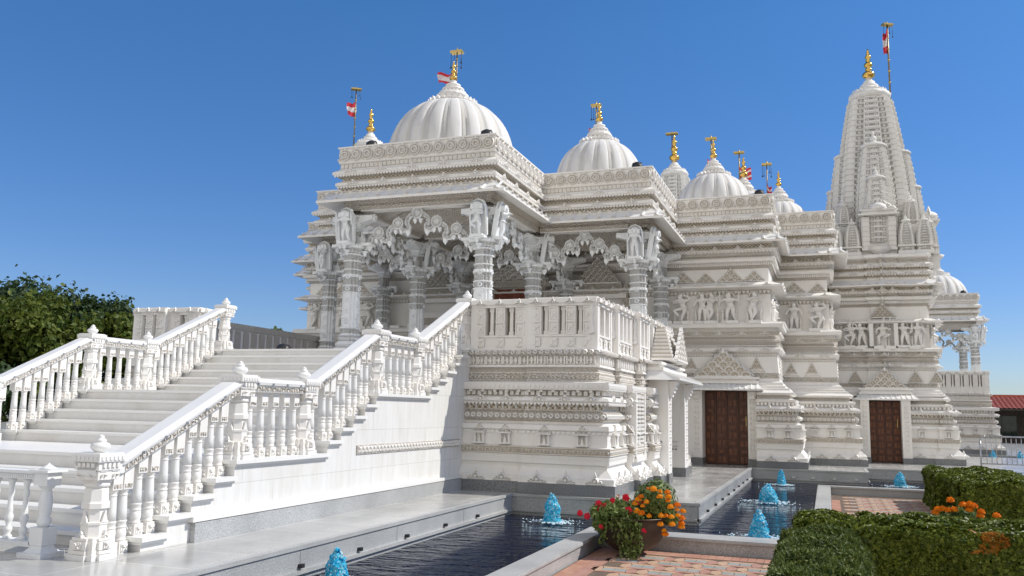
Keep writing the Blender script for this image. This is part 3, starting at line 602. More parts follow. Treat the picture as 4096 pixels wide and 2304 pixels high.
# ---- scalloped arches between columns
def toran(L,parent,p,rz):
    mb=MB(); path=[(0,6.93),(.15,6.90),(.25,6.80),(.27,6.68),(.21,6.58),(.22,6.48),(.34,6.48),(.42,6.58),(.47,6.68),(.6,6.66),(.70,6.56),(.72,6.44),(.66,6.35),(.68,6.25),(.80,6.27),(.88,6.38),(.95,6.5),(1.08,6.47),(1.17,6.36),(1.20,6.24),(1.28,6.12)]
    k=(L/2-.38)/1.28; hw=.05; dz=lambda u,z: z-.07-.10*abs(u)
    path=[(u,dz(u,z)) for u,z in path]
    for sg in (-1,1):
        for i in range(len(path)-1):
            a=np.array(path[i])*[sg*k,1]; b=np.array(path[i+1])*[sg*k,1]; d=b-a; d/=np.linalg.norm(d); nn=np.array([-d[1],d[0]])*hw; a=a-d*.02;b=b+d*.02
            pts=[a-nn,b-nn,b+nn,a+nn]; 
            mb.add(*tprism([tuple(q) for q in pts],-.05,.05,True),'marble_cool')
            mb.add(*tprism([tuple(q) for q in (a-nn*.5,b-nn*.5,b+nn*.5,a+nn*.5)],.05,.065),'cool_carved')
        for u,z in ((0,dz(0,6.93)),(.47,dz(.47,6.70)),(.95,dz(.95,6.52))):
            if sg==-1 and u==0: continue
            c=(u*sg*k,z); P=[(c[0]+.168*math.cos(t),c[1]+.168*math.sin(t)) for t in np.linspace(0,2*PI,16,endpoint=False)]
            mb.add(*tprism(P,-.055,.055,True),'cool_carved')
            for T in (tann(c[0],c[1],.13,.168,.05,.09,k=16),tann(c[0],c[1],.0,.05,.055,.085,k=8),tann(c[0],c[1],.06,.085,.055,.075,k=10)):
                mb.add(*T,'marble_cool'); V=T[0].copy(); V[:,1]*=-1; mb.add(V,[f[::-1] for f in T[1]],'marble_cool')
            mb.add(*tprism([(c[0]-.03,c[1]+.15),(c[0]+.03,c[1]+.15),(c[0],c[1]+.21)],-.02,.02,True),'marble_cool')
            for q in (-.085,.085): lathe(mb,(c[0]+q,0,c[1]-.24),[(.001,-.07),(.03,-.03),(.05,.0),(.06,.05),(.045,.09)],'marble_cool',8)
        for u,z in ((.235,dz(.235,6.42)),(.68,dz(.68,6.19))):
            lathe(mb,(u*sg*k,0,z),[(.001,-.13),(.025,-.08),(.07,-.03),(.08,.04),(.06,.08)],'marble_cool',8)
        # beast-head corbel at the column
        a=1.28*k*sg; e=(L/2-.1)*sg
        mb.add(*tprism([(a,6.2),(a,6.02),(e,5.93),(e,6.32),(a+(e-a)*.5,6.26),(a+(e-a)*.35,6.38),(a+(e-a)*.2,6.24)][::1 if sg>0 else -1],-.06,.06,True),'marble_cool')
        mb.add(*tann(a-.05*sg,6.06,.02,.08,-.02,.05,k=8),'marble_cool')
    V=[]; 
    o=mb.build('arch'); 
    # local (u,n,z) -> object axes: u=x, n=-y
    for v in o.data.vertices: v.co.y*=-1
    o.data.flip_normals() if False else None
    o.location=p; o.rotation_euler=(0,0,rz); rel(o,parent); return o
arches={}
for x0,y0,x1,y1 in ((-12.25,20.8,-8.35,20.8),(-12.25,24.9,-8.35,24.9),(-15.5,24.9,-12.25,24.9),(-8.35,24.9,-5.1,24.9),(-12.25,20.8,-12.25,24.9),(-8.35,20.8,-8.35,24.9),(-5.1,24.9,-5.1,28.65),(-12.25,24.9,-12.25,28.6),(-8.35,24.9,-8.35,28.6)):
    L=math.hypot(x1-x0,y1-y0); key=round(L,2); rz=0 if y0==y1 else PI/2; c=((x0+x1)/2,(y0+y1)/2,0)
    if key in arches: o=arches[key].copy(); COL.objects.link(o); o.parent=None; o.location=c; o.rotation_euler=(0,0,rz); rel(o,temple)
    else: arches[key]=toran(L,temple,c,rz)
# ---- frieze statues
for x,p in ((-4.47,'dance'),(-3.78,'stand'),(-3.5,'flute'),(-2.91,'mace'),(-2.13,'flute')): statue(p,.92,(x,28.95,4.62),0,temple)
for x,p in ((-18.6,'flute'),(-17.4,'stand'),(-16.3,'dance')): statue(p,.92,(x,28.95,4.62),0,temple)
for y,p in ((29.35,'stand'),(30.1,'dance'),(30.9,'flute')): statue(p,.92,(-1.68,y,4.62),PI/2,temple)
for x,p in ((-1.0,'stand'),(-.22,'dance')): statue(p,.92,(x,32.0,4.62),0,temple)
for y,p in ((32.4,'mace'),(33.2,'flute'),(33.9,'stand')): statue(p,.92,(.12,y,4.62),PI/2,temple)
for x,p in ((.9,'dance'),(1.26,'mace'),(2.02,'sit'),(2.72,'mace'),(3.2,'stand')): statue(p,.84,(x,34.8,4.24),0,temple)
for y,p in ((35.1,'dance'),(35.6,'flute'),(36.3,'stand')): statue(p,.84,(3.66,y,4.24),PI/2,temple)
# ---- domes
def kalash(mb,c,h,mat='gold'):
    s=h
    lathe(mb,c,[(.10*s,0),(.07*s,.03*s),(.17*s,.09*s),(.19*s,.16*s),(.15*s,.22*s),(.06*s,.27*s),(.10*s,.30*s),(.10*s,.33*s),(.05*s,.36*s),(.12*s,.42*s),(.13*s,.47*s),(.10*s,.52*s),(.045*s,.56*s),(.08*s,.60*s),(.045*s,.64*s),(.09*s,.69*s),(.09*s,.73*s),(.04*s,.79*s),(.06*s,.82*s),(.03*s,.86*s),(.045*s,.89*s),(.001,1.0*s)],mat,14)
def dome(x,y,r,zb,zt,crown_r,ztop,ztip,n=20,parent=temple,name='dome'):
    """ribbed shell: bulging gores parted by thin ribs"""
    mb=MB(); k=n*10; prof=[]
    for i in range(19):
        t=i/18; a=t*PI/2*1.0; rr=(math.cos(a)**.78)*(1-.0*t) if t<1 else .0; prof.append((max(rr,crown_r/r*.9),math.sin(a)))
    V=[];F=[]
    for rr,zz in prof:
        for i in range(k):
            th=2*PI*i/k; ph=(i%10)/10
            g=math.sin(PI*ph); d=1+.04*(g**.8 if g>0 else 0)-.012
            if i%10==0: d=1.018
            if i%10 in (1,9): d=.965
            V.append((r*rr*d*math.cos(th),r*rr*d*math.sin(th),zz*(zt-zb)))
    for j in range(len(prof)-1):
        for i in range(k): F.append((j*k+i,j*k+(i+1)%k,(j+1)*k+(i+1)%k,(j+1)*k+i))
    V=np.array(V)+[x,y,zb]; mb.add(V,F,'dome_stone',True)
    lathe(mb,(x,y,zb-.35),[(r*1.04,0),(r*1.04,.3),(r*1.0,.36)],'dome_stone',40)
    o=mb.build(name); rel(o,parent)
    cb=MB(); R_=crown_r*1.06; H=ztop-zt
    petals(cb,(x,y,zt-.03),R_*1.5,-.03,26,R_*.32,R_*.26,M_,dep=.07); petals(cb,(x,y,zt-.0),R_*1.15,.02,22,R_*.28,R_*.20,M_,dep=.05); lathe(cb,(x,y,zt-.13),[(R_*1.75,0),(R_*1.62,.06),(R_*1.2,.13),(R_*.6,.18)],M_,32)
    lathe(cb,(x,y,zt),[(R_*.62,0),(R_*.66,.12*H),(R_*.95,.17*H),(R_*1.04,.23*H),(R_*1.04,.32*H),(R_*.95,.39*H),(R_*.7,.43*H)],M_,56,flute=.05,fn=40)
    petals(cb,(x,y,zt),R_*.78,.41*H,20,R_*.2,.09*H,M_)
    lathe(cb,(x,y,zt),[(R_*.55,.42*H),(R_*.58,.50*H),(R_*.72,.54*H),(R_*.72,.62*H),(R_*.5,.67*H)],M_,48,flute=.05,fn=36)
    lathe(cb,(x,y,zt),[(R_*.42,.66*H),(R_*.42,.70*H),(R_*.5,.73*H),(R_*.5,.80*H),(R_*.28,.86*H),(R_*.2,.92*H),(R_*.24,.96*H),(R_*.15,1.0*H)],M_,32)
    c=cb.build('dome_crown'); rel(c,o)
    kb=MB(); kalash(kb,(x,y,ztop-.02),ztip-ztop+.02); f=kb.build('finial'); rel(f,o)
    return o
dome(-10.3,22.85,1.86,8.72,10.66,.43,11.38,12.02)
dome(-6.78,26.8,1.42,8.78,10.36,.37,11.06,11.72,18)
dome(-13.85,26.8,1.42,8.78,10.36,.37,11.08,11.72,18)
dome(-3.6,31.0,1.27,8.8,10.14,.34,10.76,11.47,18)
dome(-1.55,35.0,1.1,8.8,9.96,.32,10.6,11.22,18)
dome(-3.05,37.0,1.6,9.6,10.9,.36,11.6,12.5,18)
dome(-17.0,31.0,1.32,8.8,10.2,.42,10.76,11.47,18)
dr=MB(); lathe(dr,(-3.05,37.0,8.4),[(1.75,0),(1.75,.9)],M_,24); part(dr,'dome_drum')
# ---- spires
def spire(mb,cx,cy,z0,z1,w0,w1,mat='tower_stone',layers=26,pw=2.1,carve=True,quad=None):
    def poly(w): 
        a,b,c=w*.28,w*.56,w*.76; e=w*.87; f=w*.76
        return np.array([(-a,-w),(a,-w),(a,-e),(b,-e),(b,-f),(c,-f),(f,-c),(f,-b),(e,-b),(e,-a),(w,-a),(w,a),(e,a),(e,b),(f,b),(f,c),(c,f),(b,f),(b,e),(a,e),(a,w),(-a,w),(-a,e),(-b,e),(-b,f),(-c,f),(-f,c),(-f,b),(-e,b),(-e,a),(-w,a),(-w,-a),(-e,-a),(-e,-b),(-f,-b),(-f,-c),(-c,-f),(-b,-f),(-b,-e),(-a,-e)])
    W=lambda t: w1+(w0-w1)*(1-t**pw)
    n=40; rings=[]; e_=.87
    for i in range(layers):
        t0=i/layers; t1=(i+1)/layers; dz=(z1-z0)/layers
        for tt,k,zz in ((t0,1.0,z0+i*dz),(t1,1.0,z0+(i+.82)*dz),(t1,.972,z0+(i+.84)*dz),(t1,.972,z0+(i+.995)*dz)):
            q=poly(W(tt)*k)+[cx,cy]; rings.append(np.column_stack([q,np.full(n,zz)]))
        # scroll relief blocks on each buttress face
        if carve:
            w=W((t0+t1)/2); bw=w*.64/2
            for nv in ((0,-1),(1,0),(-1,0)):
                u=(-nv[1],nv[0])
                m=2 if w>.5 else 1
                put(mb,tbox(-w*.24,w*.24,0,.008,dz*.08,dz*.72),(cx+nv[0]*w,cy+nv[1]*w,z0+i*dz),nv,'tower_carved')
                for q in range(m):
                    s=(q-(m-1)/2)*w*.3
                    put(mb,tann(0,dz*.38,dz*.08,dz*.32,0,.03,k=6) ,(cx+nv[0]*w+u[0]*s,cy+nv[1]*w+u[1]*s,z0+i*dz),nv,mat)
                for s in (-.5,.5):
                    put(mb,tbox(-w*.115,w*.115,0,.012,dz*.08,dz*.72),(cx+nv[0]*w*.875+u[0]*s*w*.84,cy+nv[1]*w*.875+u[1]*s*w*.84,z0+i*dz),nv,'tower_carved')
                    put(mb,tann(0,dz*.38,dz*.06,dz*.26,.01,.035,k=6),(cx+nv[0]*w*.875+u[0]*s*w*.84,cy+nv[1]*w*.875+u[1]*s*w*.84,z0+i*dz),nv,mat)
    V=np.vstack(rings); F=[]
    for j in range(len(rings)-1):
        F+=[(j*n+i,j*n+(i+1)%n,(j+1)*n+(i+1)%n,(j+1)*n+i) for i in range(n)]
    F.append(tuple(range((len(rings)-1)*n,len(rings)*n)))
    mb.add(V,F,mat)
def amalaka(mb,c,r,h,mat='tower_stone',pot=True):
    lathe(mb,c,[(r*.6,0),(r*.8,.06*h),(r*.98,.16*h),(r*1.0,.26*h),(r*.92,.36*h),(r*.7,.42*h)],mat,56,flute=.04,fn=44)
    petals(mb,c,r*.78,.38*h,22,r*.2,.12*h,mat)
    lathe(mb,c,[(r*.66,.42*h),(r*.62,.54*h),(r*.45,.62*h)],mat,36,flute=.05,fn=26)
    lathe(mb,c,[(r*.45,.60*h),(r*.44,.70*h),(r*.3,.78*h),(r*.28,.86*h),(r*.16,.92*h),(r*.16,1.0*h)],mat,24)
def minipot(mb,c,s,mat='tower_stone'):
    lathe(mb,c,[(.04*s,0),(.15*s,.1*s),(.19*s,.2*s),(.15*s,.32*s),(.06*s,.38*s),(.09*s,.42*s),(.06*s,.5*s),(.001,.66*s)],mat,12)
def turret(mb,x,y,z0,h,w):
    sp=MB(); mb.box(x-w*1.02,x+w*1.02,y-w*1.02,y+w*1.02,z0,z0+h*.08,'tower_stone'); mb.box(x-w*1.06,x+w*1.06,y-w*1.06,y+w*1.06,z0+h*.18,z0+h*.22,'tower_stone')
    spire(mb,x,y,z0+h*.08,z0+h*.8,w,w*.45,layers=11,carve=True,pw=3.2)
    lathe(mb,(x,y,z0+h*.8),[(w*.4,0),(w*.55,.03*h),(w*.5,.06*h),(w*.3,.08*h)],'tower_stone',16); minipot(mb,(x,y,z0+h*.87),h*.2)
def tower(cx,cy,s=1,zb=7.7,full=True,ks=1.0):
    root=MB(); z=lambda h: zb+(h-7.7)*s
    spire(root,cx,cy,z(8.0),z(14.55),1.58*s,.86*s,layers=28,pw=1.75)
    root.box(cx-2.1*s,cx+2.1*s,cy-2.1*s,cy+2.1*s,z(7.7)-.5,z(8.05),'tower_stone')
    o=part(root,'spire')
    cr=MB(); amalaka(cr,(cx,cy,z(14.5)),.82*s,1.1*s); c=cr.build('spire_crown'); rel(c,o)
    kb=MB(); kalash(kb,(cx,cy,z(15.55)),1.38*s*ks); k=kb.build('finial'); rel(k,o)
    dirs=((0,-1),(1,0),(-1,0)) if full else ((0,-1),)
    for nv in dirs:
        sb=MB(); of=1.28 if nv[0]==0 else .98; x,y=cx+nv[0]*of*s,cy+nv[1]*of*s
        spire(sb,x,y,z(8.2),z(12.2),.78*s,.44*s,layers=17); amalaka(sb,(x,y,z(12.18)),.50*s,.36*s); minipot(sb,(x,y,z(12.44)),.75*s)
        of=1.95 if nv[0]==0 else 1.45; x,y=cx+nv[0]*of*s,cy+nv[1]*of*s
        spire(sb,x,y,z(8.2),z(10.75),.5*s,.29*s,layers=12); amalaka(sb,(x,y,z(10.73)),.37*s,.28*s); minipot(sb,(x,y,z(10.93)),.52*s)
        q=sb.build('half_spire'); rel(q,o)
    for sx in (-1,1):
        tb=MB(); turret(tb,cx+sx*1.22*s,cy-1.25*s,z(8.0),2.35*s,.36*s); q=tb.build('turret'); rel(q,o)
    return o
TW=tower(2.03,37.55)
tb=MB()
for x,w in ((.48,.29),(1.1,.3),(3.0,.3),(3.62,.3)): 
    tb=MB(); turret(tb,x,35.3,7.7,1.55,w); part(tb,'turret')
for y in (35.4,35.95): tb=MB(); turret(tb,3.85,y+.2,7.7,1.5,.26); part(tb,'turret')
for x,y in ((.85,35.85),(3.3,35.85)): tb=MB(); tb.box(x-.33,x+.33,y-.25,y+.6,7.7,8.85,'tower_stone'); turret(tb,x,y,8.85,1.2,.22); part(tb,'turret')
def balconette(x,y,z,nv,s=1):
    mb=MB(); T='tower_stone'
    def pb(*a): put(mb,tbox(*a),(x,y,z),nv,T)
    pb(-.62,.62,-.5,.0,-.25,1.3); pb(-.58,-.34,0,.16,0,1.2); pb(.34,.58,0,.16,0,1.2); pb(-.62,.62,0,.2,-.1,.0); pb(-.34,.34,0,.03,.0,1.1)
    for k in range(6):
        for q in (-.46,.46): put(mb,tbox(q-.14,q+.14,.16,.19,.08+k*.19,.14+k*.19),(x,y,z),nv,T)
    pb(-.72,.72,-.3,.34,1.25,1.31); pb(-.6,.6,-.3,.22,1.31,1.42); pb(-.66,.66,-.3,.28,1.42,1.47)
    put(mb,(udgama(1.3,.5,4,.06)[0]+[0,.0,1.45],udgama(1.3,.5,4,.06)[1]),(x,y,z),nv,T)
    c=(x+nv[0]*.02,y+nv[1]*.02,z+1.46); lathe(mb,c,[(.3,0),(.33,.08),(.28,.2),(.16,.28),(.1,.3)],T,36,flute=.08,fn=18); minipot(mb,(c[0],c[1],c[2]+.28),.42,T)
    put(mb,disc(0,0,.001,0,.001,4),(x,y,z),nv,T)
    c=(x+nv[0]*.08,y+nv[1]*.08,z-.02); lathe(mb,c,[(.42,0),(.36,-.1),(.2,-.22),(.05,-.3)],T,24,flute=.08,fn=14)
    return part(mb,'balconette')
balconette(2.05,35.25,7.98,(0,-1)); balconette(4.0,37.3,7.98,(1,0)); 
tower(-22.5,39.4,1.0,8.25); tower(-7.27,45.0,.88,7.95,True,1.25)
"""far right arm of the temple: pillared porch on its own terrace"""
RPF=[(2.5,54.86),(8.74,54.86),(8.74,61),(2.5,61)]
ff=MB(); sweep(ff,RPF,RPR,M_,cap=M_); deco_roof(ff,RPF,only=vis(ymax=61)); ff.add([(3,55.4,7.1),(8.2,55.4,7.1),(8.2,60.5,7.1),(3,60.5,7.1)],[(3,2,1,0)],C_); part(ff,'roof_parapet')
dome(6.4,58,1.75,8.75,10.3,.5,10.95,11.6,20)
for x,y,st in ((8.05,55.6,(('pray',0),('flute',PI/2))),(4.2,55.6,(('stand',0),)),(8.05,60.2,()),(4.2,60.2,())):
    o=place_col(x,y,st); o.scale=(1,1,.99)
for c,rz in (((6.12,55.6,0),0),((6.12,60.2,0),0)):
    o=arches[round(3.9,2)].copy(); COL.objects.link(o); o.parent=None; o.location=c; o.rotation_euler=(0,0,rz); rel(o,temple)
PF=[(1.0,45.96),(7.74,45.96),(7.74,62),(1.0,62)]
#SECTION3
# ================================================================== TERRACES
def railing(mb,P,o,z0,only,solid=False):
    """carved parapet: flat panels with slots on the shaded sides, turned posts on the sunny ones"""
    for a,b,L,d,nv in edges(P,o):
        if L<.2 or not only(a,b,nv): continue
        c=(a+b)/2; U=np.array(d)
        def bx(u0,u1,n0,n1,za,zb,m=M_,T=None):
            put(mb,tbox(u0,u1,n0,n1,za,zb),(c[0],c[1],z0),nv,m)
        h=L/2; k=1e-3
        bx(-h,h,-.24,0,0,.035); bx(-h,h,-.22,-.02,.035,.26,M_); bx(-h,h,-.25,.01,.26,.30)
        bx(-h+k,h-k,-.27,.03,.88,.94); bx(-h+k,h-k,-.2,.06,.94,1.03); bx(-h+k,h-k,-.24,-.0,1.03,1.06)
        n=max(1,int(round(L/.375))); s=L/n
        for i in range(n):
            u=-h+(i+.5)*s
            put(mb,(flower(.17)[0]+[u,0,.15],flower(.17)[1]),(c[0],c[1],z0),(nv[0],nv[1]),M_)
            put(mb,(crest(.2,.13)[0]+[u,.06,.93],crest(.2,.13)[1]),(c[0],c[1],z0),nv,M_)
            if nv[1]<-.5:
                bx(u-s/2+.001,u+s/2-.001,-.245,-.235,.30,.88,'recess_shade')  # dark board behind the slots paints their shade
                bx(u-.105,u+.105,-.2,.0,.30,.88); bx(u-.1,u+.1,0,.028,.84,.87); bx(u-.1,u+.1,0,.035,.55,.585); bx(u-.1,u+.1,0,.028,.30,.33)
                for e in (-.09,.09): bx(u+e-.012,u+e+.012,0,.02,.585,.84); bx(u+e-.012,u+e+.012,0,.02,.33,.55)
                for zz in (.70,.43): put(mb,(flower(.13)[0]+[u,0,zz],flower(.13)[1]),(c[0],c[1],z0),nv,M_)
                for zz in (.62,.78,.365,.50): bx(u-.075,u+.075,0,.018,zz-.012,zz+.012)
                bx(u-s/2-.035,u-s/2+.035,-.17,-.07,.30,.88); bx(u-s/2-.05,u-s/2+.05,-.16,-.06,.8,.88); bx(u-s/2-.05,u-s/2+.05,-.16,-.06,.3,.38)
            else:
                bx(u-.05,u+.05,-.18,.0,.30,.88)
                p=c+U*(u-s/2); lathe(mb,(p[0]-nv[0]*.1,p[1]-nv[1]*.1,z0+.30),[(.06,0),(.06,.06),(.04,.09),(.06,.16),(.045,.22),(.045,.4),(.06,.46),(.04,.5),(.055,.58)],M_,8)
        # corner posts
        for e in (-h+.08,h-.08): bx(e-.085,e+.085,-.203,.0165,.0,.945)
def build_terrace(name,label,P,only,deco_only,origin,floor=True):
    t=thing(name,label,'terrace',origin,'raised terraces around the temple')
    w=MB(); sweep(w,P,TERR,M_,cap='marble_white'); deco_plinth(w,P,only=deco_only)
    band(w,P,.43,2.21,vine(.17,.14),.18,M_,only=deco_only); band(w,P,.49,2.535,diamondpost(.19,.165),.2,M_,only=deco_only); band(w,P,.37,2.72,tann(0,.06,.01,.055,0,.04,k=6),.13,M_,only=deco_only)
    band(w,P,.17,2.09,tbox(-.028,.028,0,.012,-.04,.02),.1,M_,only=deco_only)
    band(w,P,.42,2.0,tbox(-.03,.03,0,.2,-.03,.015),.24,M_,only=deco_only)
    o=w.build('carved_wall'); rel(o,t)
    r=MB(); railing(r,P,.49,2.84,only); o=r.build('parapet'); rel(o,t)
    return t
PT=[(-7.03,16.42),(-5.72,16.42),(-5.72,16.3),(-3.78,16.3),(-3.78,18.1),(-3.66,18.1),(-3.66,19.6),(-3.5,19.6),(-3.5,20.8),(-4.7,20.8),(-4.7,22.8),(-3.5,22.8),(-3.5,24.3),(-3.66,24.3),(-3.66,25.4),(-4.4,25.4),(-4.4,29.4)]
mir=[((-20.2 if x>-6 else (-20.64 if x<-7 else -20.0))-x,y) for x,y in PT if not (x==-4.7)]
PT2=PT+[(-16.24,29.4)]+mir[::-1][1:]+[(-13.61,17.05),(-7.03,17.05)]
# remove duplicates in the mirrored half and drop the doorway notch there
# main terrace is one raised platform that carries the porches
def okrail(a,b,nv):
    m=(a+b)/2
    if nv[1]<-.5 and -13.4<m[0]<-7.3: return False
    if m[0]<-4.45 and m[0]>-5.6 and 20<m[1]<23.5: return False
    return True
EW[id(PT2)]={8:0,10:0,1:0,4:0,6:0,len(PT2)-1:0}
ter=build_terrace('terrace','raised carved marble terrace with pierced parapet carrying the front porches',PT2,okrail,lambda a,b,nv:(a+b)[1]/2<26 and ((a+b)[0]/2>-8),(-10.3,20,0))
# inner face of the far-left parapet, seen across the stair head
pl=MB(); x=-15.9
pl.box(x-.12,x+.0,17.1,25.2,2.86,3.72,M_); pl.box(x-.2,x+.06,16.9,25.2,3.72,3.9,C_)
for i in range(21): pl.box(x,x+.05,17.2+i*.38,17.43+i*.38,2.9,3.68,F_)
o=pl.build('parapet'); rel(o,ter)
# side doorway under the terrace with hood and stepped gable
dw=MB()
dw.box(-4.4,-3.46,20.32,20.812,.225,2.4,M_); dw.box(-4.4,-3.44,20.30,20.82,-.02,.225,G); dw.box(-4.4,-3.46,22.788,23.35,.225,2.4,M_); dw.box(-4.4,-3.44,22.78,23.37,-.02,.225,G)
railq=MB(); railing(railq,[(-6,20.75),(-3.5,20.75),(-3.5,22.85),(-6,22.85)],.49,2.84,lambda a,b,nv:nv[0]>.9); o=railq.build('parapet'); rel(o,ter)
for y in (20.55,23.08):
    for k in range(12): put(dw,vine(.15,.15),(-3.46,y,.35+k*.155),(1,0),M_)
    for k in range(4): dw.box(-3.6,-3.38+k*.04,y-.1-k*.02,y+.1+k*.02,1.98+k*.09,2.07+k*.09,M_)
dw.box(-4.75,-4.68,20.9,22.7,0,2.3,'dark_wall')
for k in range(9):
    w=1.0-k*.08; dw.box(-3.95,-3.42-.035*k,21.8-w,21.8+w,2.86+k*.095,2.86+k*.095+.06,M_); dw.box(-3.94,-3.46-.035*k,21.8-w+.05,21.8+w-.05,2.92+k*.095,2.955+k*.095,'recess_shade')
T=udgama(1.6,.85,6,.08); put(dw,(T[0]+[0,0,2.86],T[1],T[2]),(-3.42,21.8,0),(1,0),M_)
o=dw.build('doorway'); rel(o,ter)
h=dormer(-3.75,21.9,2.36,(1,0),3.9,1,.02,temple); h.parent=ter; h.location=Vector((0,0,0))-Vector(wloc(ter)); h.name='doorway_hood'
# carved lattice panel on the sunny side
lp=MB(); 
for i in range(5):
    for j in range(14): lp.box(-3.90,-3.78,18.35+i*.16,18.35+i*.16+.11,.8+j*.085,.8+j*.085+.05,M_)
lp.box(-4.05,-3.83,18.22,19.2,.68,2.0,C_); lp.box(-4.05,-3.77,18.2,18.3,.66,2.01,M_); lp.box(-4.05,-3.77,19.12,19.22,.66,2.01,M_); lp.box(-4.05,-3.75,18.2,19.22,.58,.68,M_)
o=lp.build('lattice_panel'); rel(o,ter)
tfar=build_terrace('terrace','carved terrace block below the far right porch',PF,lambda a,b,nv:nv[1]<-.5 or (a+b)[1]/2<60,lambda a,b,nv:(nv[1]<-.5),(4.4,54,0))
# ================================================================== STAIRCASE
st=thing('staircase','broad white marble staircase rising in three flights to the porch','staircase',(-10.3,12,0))
TR=[(7.73,.16),(8.12,.345),(8.5,.53),(8.88,.71),(9.26,.91),(11.42,1.095),(11.79,1.28),(12.15,1.465),(12.5,1.65),(12.87,1.835),(14.93,2.0),(15.3,2.17),(15.66,2.345),(16.03,2.52),(16.34,2.7),(16.7,2.87)]
XR,XL=-7.03,-13.61
sb=MB(); ends=[TR[i+1][0] for i in range(len(TR)-1)]+[17.3]
for (y,z),e in zip(TR,ends):
    sb.box(XL+.35,XR-.35,y+.035,e+.035,-.02,z-.045,'marble_slab'); 
    sb.box(XL+.35,XR-.35,y,e+.03,z-.045,z,'marble_white')
o=sb.build('steps'); rel(o,st)
for X0,X1 in ((XR-.35,XR),(XL,XL+.35)):
    wb=MB()
    for (y,z),e in zip(TR,ends):
        wb.box(X0,X1,y+.03,e+.03,-.02,z-.05,'marble_slab'); wb.box(X0-(.06 if X1==XL+.35 else .0),X1+.07,y-.03,e+.02,z-.05,z,'marble_white')
        wb.box(X0,X1+.035,y,e,z-.085,z-.05,'marble_white')
    o=wb.build('side_wall'); rel(o,st)
gb=MB(); gb.box(XR-.01,XR+.075,8.53,16.42,-.02,.225,'granite_grey'); gb.box(XR-.01,XR+.03,8.5,16.42,.225,.235,'black_metal'); gb.box(XR-.01,XR+.085,8.48,16.42,.235,.29,'marble_white')
o=gb.build('granite_skirting'); rel(o,st)
cb_=MB(); cb_.box(XR-.01,XR+.02,12.3,16.42,.86,1.0,F_)
for i in range(34): put(cb_,flower(.1),(XR+.02,12.38+i*.12,.93),(1,0),M_)
o=cb_.build('carved_band'); rel(o,st)
# ---- balustrades
PATH=[(7.1,1.03),(7.48,1.03),(9.42,1.95),(11.08,1.95),(13.02,2.87),(14.66,2.87),(17.0,3.93)]
def pz(y): return float(np.interp(y,[p[0] for p in PATH],[p[1] for p in PATH]))
def fz(y):
    z=0
    for a,b in TR:
        if y>=a-.001: z=b
    return z
NEW=[7.26,9.5,10.98,13.12,14.6,17.05]; NEWZ=[0,.91,.91,1.835,1.835,2.87]
def newel_mb():
    mb=MB(); W='marble_white'
    q=[(-.15,-.15),(.15,-.15),(.15,.15),(-.15,.15)]; o8=[(.15*math.cos(PI/8+k*PI/4),.15*math.sin(PI/8+k*PI/4)) for k in range(8)]
    for s,z0,z1,m in ((1.15,0,.06,W),(1.05,.06,.10,M_),(1.0,.10,.19,M_),(.92,.19,.22,M_)):
        mb.box(-.15*s,.15*s,-.15*s,.15*s,z0,z1,m); mb.box(-.09*s,.09*s,-.18*s,.18*s,z0,z1-.003,m); mb.box(-.18*s,.18*s,-.09*s,.09*s,z0,z1-.006,m)
    for nv in ((0,-1),(1,0),(-1,0),(0,1)):
        put(mb,crest(.12,.09),(nv[0]*.128,nv[1]*.128,.2),nv,M_); put(mb,flower(.07),(nv[0]*.185,nv[1]*.185,.145),nv,M_)
        put(mb,tprism([(-.04,0),(.04,0),(.01,.09),(0,.12),(-.01,.09)],0,.02),(nv[0]*.122,nv[1]*.122,.37),nv,M_)
        put(mb,(vine(.09,.09)[0]+[.08,0,0],vine(.09,.09)[1]),(nv[0]*.145,nv[1]*.145,.805),nv,M_); put(mb,(vine(.09,.09)[0]+[-.08,0,0],vine(.09,.09)[1]),(nv[0]*.145,nv[1]*.145,.805),nv,M_)
        for k in range(4): put(mb,tbox(-.018,.018,0,.015,-.022,.022),(nv[0]*.165+nv[1]*(k-1.5)*.06,nv[1]*.165+nv[0]*(k-1.5)*.06,.95),nv,M_)
    lathe(mb,(0,0,0),[(.135,.2),(.135,.34),(.145,.35),(.145,.37),(.12,.375),(.12,.50),(.145,.51),(.145,.56),(.13,.58),(.125,.7),(.11,.715)],M_,8,smooth=False,phase=PI/8)
    lathe(mb,(0,0,0),[(.09,.71),(.125,.73),(.125,.76),(.09,.78)],M_,28,flute=.08,fn=20)
    mb.box(-.1,.1,-.1,.1,.76,.80,M_); mb.box(-.145,.145,-.145,.145,.80,.90,M_); mb.box(-.16,.16,-.16,.16,.90,.985,M_)
    mb.box(-.185,.185,-.185,.185,.985,1.06,W); mb.box(-.165,.165,-.165,.165,1.06,1.075,W)
    for nv in ((0,-1),(1,0),(-1,0),(0,1)):
        for k in range(6): put(mb,tbox(-.018,.018,0,.012,-.02,.02),(nv[0]*.185+nv[1]*(k-2.5)*.055,nv[1]*.185+nv[0]*(k-2.5)*.055,1.02),nv,M_)
    return mb
def ball_mb():
    mb=MB(); lathe(mb,(0,0,1.07),[(.05,0),(.06,.015),(.085,.035),(.1,.06),(.1,.075),(.085,.1),(.05,.112),(.055,.12),(.055,.135),(.035,.15),(.03,.16),(.035,.17),(.001,.19)],'marble_white',24); return mb
